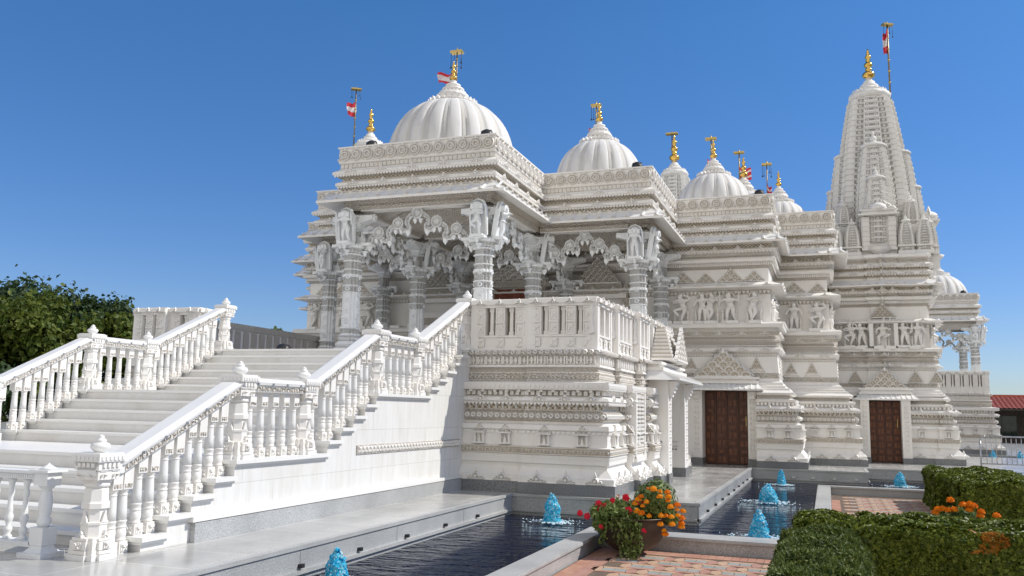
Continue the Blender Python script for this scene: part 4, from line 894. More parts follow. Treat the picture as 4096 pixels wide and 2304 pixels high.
def balu_mb():
    mb=MB(); w=.062
    mb.box(-w,w,-w,w,0,.125,M_)
    for nv in ((0,-1),(1,0),(-1,0),(0,1)): put(mb,flower(.085),(nv[0]*w,nv[1]*w,.062),nv,M_)
    lathe(mb,(0,0,0),[(.05,.125),(.06,.135),(.06,.15),(.05,.16),(.057,.175),(.060,.21),(.056,.255),(.05,.262)],M_,28,flute=.08,fn=16)
    lathe(mb,(0,0,0),[(.05,.26),(.060,.268),(.060,.285),(.05,.29),(.056,.30),(.055,.325),(.06,.33),(.06,.342),(.05,.347)],M_,16)
    lathe(mb,(0,0,0),[(.052,.345),(.049,.45),(.042,.60),(.041,.605)],'marble_white',28,flute=.12,fn=14)
    lathe(mb,(0,0,0),[(.04,.60),(.048,.607),(.048,.62),(.040,.628),(.045,.64),(.055,.652),(.055,.665),(.06,.675)],M_,16)
    return mb
NW,BL_,BU=newel_mb(),ball_mb(),balu_mb(); proto={}
def inst(key,mb,name,loc,parent):
    if key not in proto: o=mb.build(name); proto[key]=o
    else: o=proto[key].copy(); COL.objects.link(o); o.parent=None
    o.name=name; o.location=loc; rel(o,parent); return o
def balustrade(label,X):
    t=thing('balustrade',label,'balustrade',(X,12,0),'balustrades of the marble staircase')
    for y,z in zip(NEW,NEWZ):
        n=inst('n',NW,'newel_post',(X,y,z),t); inst('b',BL_,'newel_finial',(X,y,z),n)
    hb=MB()
    sec=[(-.11,-.185),(.11,-.185),(.125,-.175),(.125,-.095),(.15,-.085),(.16,-.05),(.155,-.03),(.10,0),(-.10,0),(-.155,-.03),(-.16,-.05),(-.15,-.085),(-.125,-.095),(-.125,-.175)]
    n=len(sec); V=[(X+a,y,z+b) for y,z in PATH for a,b in sec]
    F=[(j*n+i,j*n+(i+1)%n,(j+1)*n+(i+1)%n,(j+1)*n+i) for j in range(len(PATH)-1) for i in range(n)]+[tuple(range(n)),tuple(range((len(PATH)-1)*n,len(PATH)*n))[::-1]]
    hb.add(V,F,'marble_white')
    y=7.5
    while y<16.95:
        s=(pz(y+.02)-pz(y-.02))/.04; z=pz(y)
        for sx in (1,-1):
            for (a,b,zz) in ((.0,.038,-.135),):
                P=[(X+sx*.125,y,z+zz-.028),(X+sx*.125,y+b,z+zz-.028+s*b),(X+sx*.125,y+b,z+zz+.028+s*b),(X+sx*.125,y,z+zz+.028)]
                Q=[(p[0]+sx*.01,p[1],p[2]) for p in P]; hb.add(P+Q,[(4,5,6,7),(0,1,5,4),(1,2,6,5),(2,3,7,6),(3,0,4,7)],C_)
        y+=.058
    y=7.7
    while y<16.8:
        hb.box(X+.12,X+.165,y,y+.03,pz(y)-.09,pz(y)-.055,'steel'); y+=.33
    ys=[]
    edges_=[7.45]+[a for a,_ in TR]
    for i,(a,z) in enumerate([(7.3,0)]+TR[:-0 or None]):
        b=([q for q,_ in TR]+[17.0])[i]
        ys_=[]
        if b-a>1: # landing: fill between newels
            n0,n1=(9.5,10.98) if a<10 else (13.12,14.6)
            ys_=[n0+.235+k*(n1-n0-.47)/4 for k in range(5)]
            ys_+=[n1+.24] if True else []
        elif i==0: ys_=[7.48,7.63]
        elif i==len(TR): ys_=[]
        else: ys_=[a+.10,a+.285]
        for y in ys_:
            if any(abs(y-q)<.2 for q in NEW): continue
            ys.append((y,z))
    for y,z in ys:
        inst('u',BU,'baluster',(X,y,z),t)
        zt=pz(y)-.18; w=.066
        zb=z+.672
        hb.add([(X-w,y-w,zb),(X+w,y-w,zb),(X+w,y+w,zb),(X-w,y+w,zb),(X-w,y-w,pz(y-w)-.18),(X+w,y-w,pz(y-w)-.18),(X+w,y+w,pz(y+w)-.18),(X-w,y+w,pz(y+w)-.18)],BOX[1],M_)
        for sx in (1,-1):
            for k in range(3): hb.box(X+sx*w-(0 if sx>0 else .008),X+sx*w+(.008 if sx>0 else 0),y-.05+k*.038,y-.05+k*.038+.022,zb+.02,zb+.06,C_)
    o=hb.build('handrail'); rel(o,t)
balustrade('carved marble balustrade on the near right side of the staircase',-7.2)
balustrade('carved marble balustrade on the far left side of the staircase',-13.45)
# ---- low movable railing in front of the first flight
lr=thing('low_railing','low greyish marble railing with vase balusters across the foot of the stairs','railing',(-8.6,7.15,0))
pb=MB()
for x in (-7.72,-10.6):
    pb=MB(); pb.box(x-.16,x+.16,6.95,7.27,0,.05,'marble_cool'); lathe(pb,(x,7.11,0),[(.17,.05),(.12,.09),(.1,.14)],'marble_cool',4,smooth=False,phase=PI/4); pb.box(x-.09,x+.09,7.02,7.2,.12,.3,'marble_cool')
    lathe(pb,(x,7.11,0),[(.05,.3),(.075,.34),(.07,.38),(.05,.4),(.065,.46),(.07,.55),(.055,.65),(.045,.68),(.07,.7),(.09,.73)],'marble_cool',12); pb.box(x-.09,x+.09,7.02,7.2,.72,.86,'marble_cool'); pb.box(x-.13,x+.13,6.98,7.24,.86,.885,'marble_cool'); lathe(pb,(x,7.11,.885),[(.1,0),(.06,.025),(.02,.05),(.001,.07)],'marble_cool',12); o=pb.build('post'); rel(o,lr)
rb=MB(); rb.box(-10.5,-7.8,7.05,7.17,.78,.84,'marble_cool'); rb.box(-10.5,-7.8,7.03,7.19,.84,.87,'marble_cool'); rb.box(-10.5,-7.8,7.02,7.2,.10,.15,'marble_cool')
for i in range(88): rb.box(-10.5+i*.0305,-10.5+i*.0305+.015,7.03,7.05,.80,.83,'marble_cool')
o=rb.build('rail'); rel(o,lr)
vb=MB(); lathe(vb,(0,0,.15),[(.045,0),(.045,.03),(.025,.05),(.042,.08),(.042,.11),(.022,.14),(.04,.19),(.045,.23),(.03,.27),(.035,.29),(.028,.33),(.024,.42),(.034,.47),(.034,.50),(.022,.53),(.03,.57),(.05,.63)],'marble_cool',14)
for i in range(12): inst('v',vb,'baluster',(-8.0-i*.213,7.11,0),lr)
# ================================================================== GROUND, WALKWAYS, POOLS
def struct(mb,name): o=mb.build(name); o['kind']='structure'; return o
g=MB(); g.box(-70,70,-60,5.9,-1.4,-.535,'plaza'); o=struct(g,'plaza_bounce')  # unseen pale plaza added behind the camera to bounce light onto shaded faces
g=MB(); g.add([(-900,-60,-.9),(900,-60,-.9),(900,1500,-.9),(-900,1500,-.9)],[(0,1,2,3)],'ground_mat'); struct(g,'ground')
w=MB(); w.box(-60,-5.79,-8,16.15,-.9,0,'walk_stone'); struct(w,'walkway')
w=MB(); w.box(-60,-2.24,16.15,48,-.9,0,'walk_stone'); struct(w,'walkway')
w=MB(); w.box(-2.24,1.06,27.89,70,-.9,0,'walk_stone'); w.box(1.06,3.3,30.04,70,-.9,0,'walk_stone'); w.box(3.3,8.2,26.34,39,-.9,0,'walk_stone'); w.box(3.3,60,39,43,-.9,-.004,'walk_stone'); w.box(3.3,60,45.6,90,-.9,0,'walk_stone'); struct(w,'walkway')
def facing(segs,lights=()):
    t=thing('pool_wall','speckled grey granite retaining wall with rounded lips around the dark pools','pool wall',(-3,15,0))
    mb=MB()
    for x0,y0,x1,y1,nv in segs:
        L=math.hypot(x1-x0,y1-y0); c=((x0+x1)/2,(y0+y1)/2,0)
        put(mb,tbox(-L/2,L/2,-.02,.035,-.9,-.035),c,nv,'granite_grey'); put(mb,tbox(-L/2,L/2,-.04,.055,-.035,.012),c,nv,'coping_stone'); put(mb,tbox(-L/2,L/2,0,.075,-.31,-.265),c,nv,'coping_stone')
        n=int(L/2.2)
        for i in range(1,n): put(mb,tbox(-L/2+i*L/n-.004,-L/2+i*L/n+.004,.034,.037,-.26,-.036),c,nv,'granite_dark')
    o=mb.build('granite_facing'); rel(o,t)
    return t
pw=facing([(-5.79,-8,-5.79,16.15,(1,0)),(-5.79,16.15,-2.24,16.15,(0,-1)),(-2.24,16.15,-2.24,27.89,(1,0)),(-2.24,27.89,1.06,27.89,(0,-1)),(1.06,27.89,1.06,30.04,(1,0)),(1.06,30.04,3.3,30.04,(0,-1))])
lb=MB(); lb.box(-.045,.045,-.02,.06,-.022,.022,'light_box'); db=MB(); db.box(-.035,.035,-.02,.04,-.022,.022,'black_metal')
for i,(x,y,k) in enumerate(((-4.95,16.1,0),(-1.0,27.84,0),(-.45,27.84,0),(.15,27.84,0),(.75,27.84,0),(2.2,29.99,0))):
    inst('lb',lb,'wall_light',(x,y-.035,-.225),pw)
for i in range(9):
    o=inst('db',db,'wall_light',(-5.73,3.5+i*1.35,-.22),pw); o.rotation_euler=(0,0,PI/2)
for i in range(8):
    o=inst('db',db,'wall_light',(-2.18,17.2+i*1.25,-.22),pw); o.rotation_euler=(0,0,PI/2)
wt=MB(); wt.add([(-5.8,-8,-.375),(-3.6,-8,-.375),(-3.6,14.2,-.375),(-5.8,14.2,-.375),(-.2,14.2,-.375),(-.2,30.1,-.375),(-5.8,30.1,-.375),(3.4,26.2,-.375),(3.4,30.1,-.375),(-.2,26.2,-.375)],[(0,1,2,3),(3,4,5,6),(9,7,8,5)],'water'); struct(wt,'pool_water')
wt=MB(); wt.box(3.4,60,43,45.6,-.4,-.06,'water'); struct(wt,'pool_water')
# kerbs
kb=thing('pool_kerb','low grey granite kerb with bullnose top edging the brick paving','kerb',(-2,14,-.5))
def kerb(x0,x1,y0,y1):
    m=MB(); m.box(x0+.03,x1-.03,y0+.03,y1-.03,-.9,-.345,'granite_grey'); m.box(x0,x1,y0,y1,-.345,-.315,'coping_stone'); m.box(x0+.012,x1-.012,y0+.012,y1-.012,-.315,-.30,'coping_stone')
    o=m.build('kerb_stone'); rel(o,kb)
kerb(-3.78,-3.43,-3,13.92); kerb(-3.78,-.31,13.92,14.5); kerb(-.31,.03,13.92,26.0); kerb(-.31,8,26.0,26.35)
# brick paving
pv=MB(); pv.box(-3.45,.0,5.9,13.95,-.9,-.53,'joint'); pv.box(0,12,5.9,26.02,-.9,-.53,'joint')
cw,ch=.62,.40; gp=.008
def poly(pts,m):
    c=np.mean(pts,axis=0); q=[tuple(c+(np.array(p)-c)*(1-gp/np.linalg.norm(np.array(p)-c))) for p in pts]
    pv.add([(a,b,-.522) for a,b in q]+[(a,b,-.53) for a,b in q],[tuple(range(len(q)))]+[(i+len(q),(i+1)%len(q)+len(q),(i+1)%len(q),i) for i in range(len(q))],m)
for j in range(0,50):
    y=6+j*ch
    for i in range(-6,14):
        x=i*cw+(cw/2 if j%2 else 0)
        if y>25.4 or x>7 or (x<.45 and y>13.3) or x<-3.0+.05: continue
        a,b=.165,.085; hx,hy=cw/2,ch/2
        for q in (-1,1):
            for r_ in (-1,1): poly([(x+(q*a-a)/2+ (0 if q<0 else 0),y+(r_*b-b)/2),(x+(q*a+a)/2,y+(r_*b-b)/2),(x+(q*a+a)/2,y+(r_*b+b)/2),(x+(q*a-a)/2,y+(r_*b+b)/2)],'paver_grey')
        e=hx-.1
        poly([(x-e,y-hy),(x+e,y-hy),(x+a,y-b),(x-a,y-b)],'paver_red'); poly([(x-a,y+b),(x+a,y+b),(x+e,y+hy),(x-e,y+hy)],'paver_tan')
        poly([(x-e,y-hy),(x-a,y-b),(x-a,y+b),(x-e,y+hy),(x-hx,y+hy*.5),(x-hx,y-hy*.5)],'paver_tan'); poly([(x+a,y-b),(x+e,y-hy),(x+hx,y-hy*.5),(x+hx,y+hy*.5),(x+e,y+hy),(x+a,y+b)],'paver_red')
for j in range(95):
    y=3+j*.115
    pv.box(-3.42,-3.22,y,y+.107,-.53,-.522,'paver_brick'); pv.box(-3.215,-3.03,y,y+.107,-.53,-.522,'paver_red')
for i in range(38):
    x=-3.0+i*.115
    if x>0: break
    pv.box(x,x+.107,13.5,13.9,-.53,-.5235,'paver_brick')
for i in range(90):
    y=14.0+i*.115; pv.box(.04,.24,y,y+.107,-.53,-.522,'paver_brick') if y<25.9 else None
struct(pv,'brick_paving')
# fountain jets
def jet(x,y,h,w,seed,label):
    r=np.random.default_rng(seed); mb=MB(); k=22; L=16; V=[];F=[]
    ph=r.uniform(0,6,8)
    for j in range(L):
        t=j/(L-1); rr=w*(1.0-.35*t-.42*t**5)*(.75+.25*min(1,3*(1-t)))*(1+.04*math.sin(7*t+ph[0]))
        for i in range(k):
            a=2*PI*i/k; n=1+.07*math.sin(3*a+ph[1]+4*t)+.07*math.sin(5*a+ph[2]-7*t)+r.uniform(-.16,.16)
            n+=r.uniform(-.1,.1)*(1-t)+.10*math.sin(9*a+11*t)
            V.append((x+rr*n*math.cos(a)+.012*math.sin(5*t+ph[3]),y+rr*n*math.sin(a),-.38+h*t*(1+.0*n)+r.uniform(-.02,.02)))
    V.append((x+.012*math.sin(5+ph[3]),y,-.38+h*1.06))
    for j in range(L-1):
        for i in range(k): F.append((j*k+i,j*k+(i+1)%k,(j+1)*k+(i+1)%k,(j+1)*k+i))
    F+=[((L-1)*k+i,(L-1)*k+(i+1)%k,L*k) for i in range(k)]
    mb.add(V,F,'water_jet',True)
    for q in range(240):
        a=r.uniform(0,2*PI); z=-.36+h*r.uniform(0,1)*1.05; d=w*(1-.35*(z+.38)/h-.42*min(1,(z+.38)/h)**5)*r.uniform(.85,1.15); s=r.uniform(.006,.02)
        lathe(mb,(x+d*math.cos(a),y+d*math.sin(a),z),[(.001,-s),(s*.9,-s*.3),(s*.7,s*.6),(.001,s*1.3)],'water_jet' if q%7 else 'foam',6)
    t=thing('fountain_jet',label,'fountain',(x,y,-.375),'turquoise fountain jets'); o=mb.build('water_column'); rel(o,t)
    fb=MB()
    for q in range(230):
        a=r.uniform(0,2*PI); d=w*(.9+abs(r.normal(0,1.25))); sx=r.uniform(.006,.03)*(1 if q%3 else 1.6); sy=sx*r.uniform(.25,.8); b=a+r.uniform(-.5,.5)+PI/2
        pts=[]
        for i in range(6):
            c=2*PI*i/6; u,v=sx*math.cos(c),sy*math.sin(c); pts.append((x+d*math.cos(a)+u*math.cos(b)-v*math.sin(b),y+d*.8*math.sin(a)+u*math.sin(b)+v*math.cos(b),-.369))
        c0=np.mean(pts,axis=0); fb.add(pts+[(c0[0],c0[1],-.355)],[(i,(i+1)%6,6) for i in range(6)],'foam',True)
    o=fb.build('foam'); rel(o,t); o['kind']='stuff'
for a in ((-4.72,15.36,.46,.15,1,'turquoise fountain jet in the near pool left of the flower bowl'),(-5.33,9.0,.33,.13,2,'turquoise jet cut by the bottom edge, nearest to the camera'),(-1.1,15.1,.4,.15,3,'turquoise jet in the right pool close to the front kerb'),(-1.33,21.2,.38,.2,4,'broad squat turquoise jet in the middle of the right pool'),(-1.3,26.7,.4,.12,5,'slim turquoise jet by the back wall of the right pool, left of the brick court'),(1.94,28.1,.38,.16,6,'turquoise jet in the narrow pool behind the brick court')):
    jet(*a)
for x,y,sd,lb_ in ((6.9,44.3,7,'far turquoise jet just left of the metal barrier post'),(7.9,43.9,8,'far turquoise jet seen through the bars of the metal barrier')): jet(x,y,.6,.18,sd,lb_)
#SECTION4
# ================================================================== PLANTS
def leafcloud(mb,pts,size,mat,nrm=None,asp=1.6,jit=.4,seed=0,flat=None):
    """one small folded leaf per point"""
    r=np.random.default_rng(seed); n=len(pts); pts=np.asarray(pts,float)
    a=r.normal(size=(n,3)); a/=np.linalg.norm(a,axis=1)[:,None]
    if nrm is not None: a=a*jit*2+nrm; a/=np.linalg.norm(a,axis=1)[:,None]
    b=r.normal(size=(n,3)); b-=a*(a*b).sum(1)[:,None]; b/=np.linalg.norm(b,axis=1)[:,None]; c=np.cross(a,b)
    s=size*r.uniform(.6,1.3,(n,1))
    V=np.empty((n,4,3)); V[:,0]=pts-b*s*asp*.5; V[:,1]=pts+c*s*.5+a*s*.12; V[:,2]=pts+b*s*asp*.5; V[:,3]=pts-c*s*.5+a*s*.12
    k=mb.n; mb.V.append(V.reshape(-1,3)); mb.F.extend([(k+4*i,k+4*i+1,k+4*i+2,k+4*i+3) for i in range(n)]); mb.n+=4*n
    mi=mb.mi(mat); mb.M.extend([mi]*n); mb.S.extend([False]*n)
def tree(x,y,z0,h,r,label,seed,mat='leaf_tree',n=9000,leaf=.3,base=.25,clumps=34,sq=.85):
    q=np.random.default_rng(seed); t=thing('tree',label,'tree',(x,y,z0),'leafy trees behind the temple')
    tb=MB(); pts=[(x,y,z0),(x+q.normal()*.2,y,z0+h*.3),(x+q.normal()*.4,y+q.normal()*.3,z0+h*.55)]
    tube(tb,pts[0],pts[1],h*.028,'bark',8,h*.02); tube(tb,pts[1],pts[2],h*.02,'bark',8,h*.012)
    cs=[]
    for i in range(clumps):
        d=q.normal(size=3); d/=np.linalg.norm(d); rad=q.uniform(.45,.95); zc=z0+h*(.5+base*.5)+d[2]*rad*h*(.5-base*.5)*.95
        tz=(zc-z0)/h; wid=1-.35*max(0,(tz-.6)/.4)
        cs.append((x+d[0]*rad*r*wid,y+d[1]*rad*r*wid,zc,q.uniform(.22,.38)*r))
    for c in cs[:16]: tube(tb,pts[1] if c[2]<z0+h*.6 else pts[2],c[:3],h*.009,'bark',5,h*.003)
    o=tb.build('trunk'); rel(o,t)
    cb=MB(); P=[];NR=[]
    for cx,cy,cz,cr in cs:
        m=n//clumps; d=q.normal(size=(m,3)); d/=np.linalg.norm(d,axis=1)[:,None]; rr=cr*q.uniform(.55,1.08,(m,1)); P.append(np.array([cx,cy,cz])+d*rr*[1,1,sq]); NR.append(d)
        e=q.normal(size=(m//7,3)); e/=np.linalg.norm(e,axis=1)[:,None]; P.append(np.array([cx,cy,cz])+e*cr*q.uniform(1.0,1.5,(m//7,1))); NR.append(e)
    leafcloud(cb,np.vstack(P),leaf,mat,np.vstack(NR),1.5,.45,seed); o=cb.build('crown'); rel(o,t)
for a in ((-78,60,13.6,7.5,'dark broad tree at the left edge of the frame',11,'leaf_tree2'),(-71.5,63,14.6,6.2,'tall dark tree crowning the skyline left of the staircase',12,'leaf_tree2'),(-60.2,60,10.6,4.3,'bright green rounded tree beside the pale carved parapet',13,'leaf_tree'),(-64.5,56,11.6,5.2,'bright green tree in front of the dark tall trees on the left',14,'leaf_tree'),(-68,68,13.3,4.2,'thin tree with open twigs right behind the bright rounded tree',15,'leaf_tree2'),(-74,52,10.8,6.2,'low green tree above the lower left handrail',16,'leaf_tree')):
    tree(a[0],a[1],-.9,a[2],a[3],a[4],a[5],a[6],n=13000,leaf=.36,base=.08,clumps=46)
tree(-42.6,60,-.9,9.3,1.3,'small treetop peeking over the parapet left of the porch',17,'leaf_tree',n=1800,leaf=.26,base=.5,clumps=10)
tree(-76,45,-.9,6.5,5.5,'low dark bush behind the foot of the left balustrade',18,'leaf_tree2',n=9000,leaf=.35,base=.02)
tree(-64,48,-.9,6.5,5.0,'dense low tree filling the gap below the bright trees',19,'leaf_tree2',n=9000,leaf=.35,base=.02)
tree(-68,40,-.9,5.5,5.5,'low shrubby tree glimpsed between the left balusters',20,'leaf_tree2',n=9000,leaf=.35,base=.02)
def hedge(x0,x1,y0,y1,z1,label,mat,leaf,dens,seed,z0=-.53,rust=None,round_=.12,asp=1.6,jit=.45,bumpy=.04):
    t=thing('hedge',label,'hedge',((x0+x1)/2,(y0+y1)/2,z0)); q=np.random.default_rng(seed)
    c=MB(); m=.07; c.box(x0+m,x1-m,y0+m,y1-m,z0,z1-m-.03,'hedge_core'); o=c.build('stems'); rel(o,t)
    P=[];NR=[]
    def face(n,fn,nv):
        u,v=q.uniform(0,1,n),q.uniform(0,1,n); p=fn(u,v); P.append(p); NR.append(np.tile(nv,(n,1)))
    Lx,Ly,H=x1-x0,y1-y0,z1-z0
    face(int(Lx*Ly*dens),lambda u,v:np.column_stack([x0+u*Lx,y0+v*Ly,np.full(len(u),z1)]),(0,0,1))
    face(int(Lx*H*dens),lambda u,v:np.column_stack([x0+u*Lx,np.full(len(u),y0),z0+v*H]),(0,-1,0))
    face(int(Ly*H*dens*.8),lambda u,v:np.column_stack([np.full(len(u),x0),y0+u*Ly,z0+v*H]),(-1,0,0))
    face(int(Ly*H*dens*.5),lambda u,v:np.column_stack([np.full(len(u),x1),y0+u*Ly,z0+v*H]),(1,0,0))
    face(int(Lx*H*dens*.3),lambda u,v:np.column_stack([x0+u*Lx,np.full(len(u),y1),z0+v*H]),(0,1,0))
    P=np.vstack(P); NR=np.vstack(NR).astype(float)
    # rounded shoulders and an uneven clipped surface
    dx=np.minimum(P[:,0]-x0,x1-P[:,0]); dy=np.minimum(P[:,1]-y0,y1-P[:,1]); dz=z1-P[:,2]
    e=np.clip(1-np.minimum(dx,dy)/round_,0,1); P[:,2]-=np.where(NR[:,2]>.5,e**2*round_*.6,0)
    f=np.clip(1-dz/round_,0,1)**2*round_*.6; P[:,1]+=np.where(NR[:,1]<-.5,f,0); P[:,0]+=np.where(NR[:,0]<-.5,f,0)
    w=bumpy*(np.sin(P[:,0]*5.1+P[:,2]*7)+np.sin(P[:,1]*6.3+1)+np.sin(P[:,0]*13+P[:,1]*11)*.5); P+=NR*w[:,None]+NR*(-np.abs(q.normal(0,.025,(len(P),1))))
    NR=NR+[0,0,.35]
    b=MB()
    if rust is not None:
        k=(np.abs(P[:,0]-rust[0]+.1*np.sin(P[:,2]*17))<rust[1])&(P[:,2]>z1-rust[2])&(P[:,1]<y0+.5)&(q.uniform(0,1,len(P))<.75); leafcloud(b,P[k],leaf,'leaf_rust',NR[k],asp,jit,seed+1); P=P[~k]; NR=NR[~k]
    leafcloud(b,P,leaf,mat,NR,asp,jit,seed); o=b.build('foliage'); rel(o,t); return t
hedge(-.55,.3,6.0,11.3,.24,'clipped yew hedge with fine needles in the lower right corner','leaf_yew',.030,8000,31,asp=3.2,jit=.8)
hedge(.32,4.9,11.0,12.8,.35,'long dark boxwood hedge with a rusty orange patch, right of the yew','leaf_box',.042,5500,32,rust=(1.60,.14,.2))
hedge(-.42,.30,11.55,12.6,.33,'short piece of boxwood hedge joining the yew to the brick court','leaf_box',.042,5500,37)
hedge(2.6,4.9,20.9,22.3,.28,'glossy clipped hedge block beside the court, nearer of the two steps','leaf_box',.06,2300,33)
hedge(2.32,4.3,22.4,25.3,.34,'clipped hedge block farther back against the pool','leaf_box',.06,2300,34)
hedge(11.5,16,56,57.5,.55,'far low hedge beyond the metal barrier','leaf_box',.12,500,35,z0=-.1)
# ---- planter with marigolds and petunias
def ball_flower(mb,c,r,mat,seed):
    q=np.random.default_rng(seed); n=70; d=q.normal(size=(n,3)); d/=np.linalg.norm(d,axis=1)[:,None]; d[:,2]=np.abs(d[:,2])*1.0-.25
    lathe(mb,c,[(.001,-r*.5),(r*.6,-r*.35),(r*.75,0),(r*.55,r*.45),(.001,r*.6)],mat,8)
    leafcloud(mb,np.array(c)+d*r*.82,r*.5,mat,d+[0,0,.2],1.0,.5,seed)
def petunia(mb,c,nv,r,mat,seed):
    q=np.random.default_rng(seed); nv=np.array(nv,float); nv/=np.linalg.norm(nv); u=np.cross(nv,[0,0,1.01]); u/=np.linalg.norm(u); v=np.cross(nv,u)
    V=[np.array(c)-nv*r*.5]; k=10
    for i in range(k):
        a=2*PI*i/k; rr=r*(1 if i%2 else .78); V.append(np.array(c)+u*rr*math.cos(a)+v*rr*math.sin(a)+nv*q.uniform(-.12,.12)*r)
    mb.add(V,[(0,1+i,1+(i+1)%k) for i in range(k)],mat)
def bowl(t,x,y,z0,r,h):
    mb=MB(); pr=[]
    for i in range(13):
        a=-PI/2+i/12*PI/2*1.02; pr.append((max(r*math.cos(a),.06),h+h*math.sin(a)))
    pr+=[(r*1.03,h*1.02),(r*1.03,h*1.06),(r*.97,h*1.06),(r*.93,h*.9),(r*.6,h*.7),(.01,h*.7)]
    lathe(mb,(x,y,z0),pr,'bowl_metal',40,cap=False); mb.box(x-.14,x+.14,y-.14,y+.14,z0-.02,z0+.05,'bowl_metal'); o=mb.build('bowl'); rel(o,t)
    s=MB(); lathe(s,(x,y,z0),[(.01,h*.86),(r*.93,h*.86)],'soil',24,cap=False); o=s.build('soil'); rel(o,t)
bx_,by_=-2.88,13.5; br=.56; bz=-.52; bh=.53
t=thing('flower_bowl','dark round metal bowl overflowing with orange marigolds and red petunias','planter',(bx_,by_,bz))
bowl(t,bx_,by_,bz,br,bh)
q=np.random.default_rng(5); fo=MB(); P=[];NR=[]
def blob(cx,cy,cz,rx,ry,rz,n):
    d=q.normal(size=(n,3)); d/=np.linalg.norm(d,axis=1)[:,None]; P.append(np.array([cx,cy,cz])+d*[rx,ry,rz]*q.uniform(.5,1.05,(n,1))); NR.append(d)
blob(bx_+.38,by_+.0,.28,.32,.34,.32,1700); blob(bx_-.12,by_-.1,.08,.48,.45,.2,1700); blob(bx_-.05,by_-.46,.02,.34,.14,.16,900); blob(bx_-.3,by_-.35,-.02,.22,.2,.22,700); blob(bx_+.62,by_-.05,.06,.12,.18,.12,200)
leafcloud(fo,np.vstack(P),.045,'leaf_plant',np.vstack(NR)+[0,0,.3],2.0,.6,5)
for k,(dx,dy,L) in enumerate(((.12,-.57,.55),(.18,-.56,.62),(.06,-.58,.5),(.24,-.54,.56),(-.12,-.56,.3),(-.32,-.5,.34),(.0,-.58,.58))):
    pp=[]; 
    for j in range(int(L/.022)):
        for s in (-1,1): pp.append((bx_+dx+s*.03+q.normal()*.012+.03*math.sin(j*.4+k),by_+dy-.02+q.normal()*.015,-.02-j*.022))
    leafcloud(fo,pp,.05,'leaf_plant',None,1.0,.5,40+k)
    tube(fo,(bx_+dx,by_+dy,.0),(bx_+dx,by_+dy,-.02-L),.005,'leaf_plant',4)
o=fo.build('foliage'); rel(o,t)
mg=[(1305,515),(1350,520),(1400,535),(1453,540),(1400,575),(1462,575),(1460,605),(1230,605),(1205,640),(1255,580),(1300,622),(1480,655),(1525,640),(1525,678),(1562,692),(1262,712),(1322,730),(1415,725),(1448,722),(1485,732),(1530,722),(1555,745),(1408,792),(1490,792),(1552,785),(1550,815),(1433,840),(1440,870),(1270,655),(1225,700)]
# flower heads spread over the mound (metres from the bowl axis)
heads=[((a-1115)*.00188+.02,(745-b)*.00181+.08) for a,b in mg]
for k,(a,b) in enumerate(heads):
    mb=MB(); r=.055 if k not in (0,) else .03
    dx=a-.02; e=max(0,1-((dx-.38)/.5)**2-((b-.1)/.75)**2); y=by_-.12-.42*math.sqrt(max(e,.0))-.02
    ball_flower(mb,(bx_+dx,y,b),r*q.uniform(.75,1.15),'petal_gold' if k%3 else 'petal_orange',60+k); o=mb.build('marigold'); rel(o,t)
for k,(dx,dy,z,r) in enumerate(((-.44,-.3,.22,.06),(-.32,-.38,.2,.045),(-.22,-.3,.27,.055),(-.03,-.25,.33,.06),(.2,-.3,.27,.05),(.07,-.5,.17,.06),(-.76,-.2,.05,.055),(-.6,-.36,.03,.06),(-.33,-.58,-.08,.035),(.32,-.62,-.09,.035),(.12,.05,.30,.05),(-.4,-.36,.14,.05))):
    mb=MB(); petunia(mb,(bx_+dx,by_+dy,z),(dx*.5,-1,.35),r,'petal_red',90+k); petunia(mb,(bx_+dx+.02,by_+dy+.01,z-.02),(dx,-.8,.6),r*.8,'petal_red',190+k); o=mb.build('petunia'); rel(o,t)
pm=MB()
for k in range(16): petunia(pm,(bx_-.35+k*.04,by_+.05+q.uniform(-.2,.2),.22+q.uniform(-.03,.12)),(q.normal(),-1,.8),.035,'petal_pale',300+k)
o=pm.build('faded_blooms'); rel(o,t)
t=thing('flower_bowl','second bowl of orange marigolds half hidden behind the dark hedge','planter',(1.55,13.45,-.52)); bowl(t,1.55,13.45,-.52,.5,.5)
fo=MB(); P=[];NR=[]; blob(1.62,13.4,.2,.36,.25,.2,1400); leafcloud(fo,np.vstack(P),.05,'leaf_plant',np.vstack(NR),1.8,.5,8); o=fo.build('foliage'); rel(o,t)
for k,(x,z) in enumerate(((1.52,.52),(1.67,.47),(1.75,.48),(1.80,.46),(1.74,.41),(1.36,.39),(1.43,.40),(1.48,.39),(1.56,.40),(1.33,.35),(1.88,.39),(1.87,.34),(2.06,.35))):
    mb=MB(); ball_flower(mb,(x,13.2,z),.06,'petal_orange',400+k); o=mb.build('marigold'); rel(o,t)
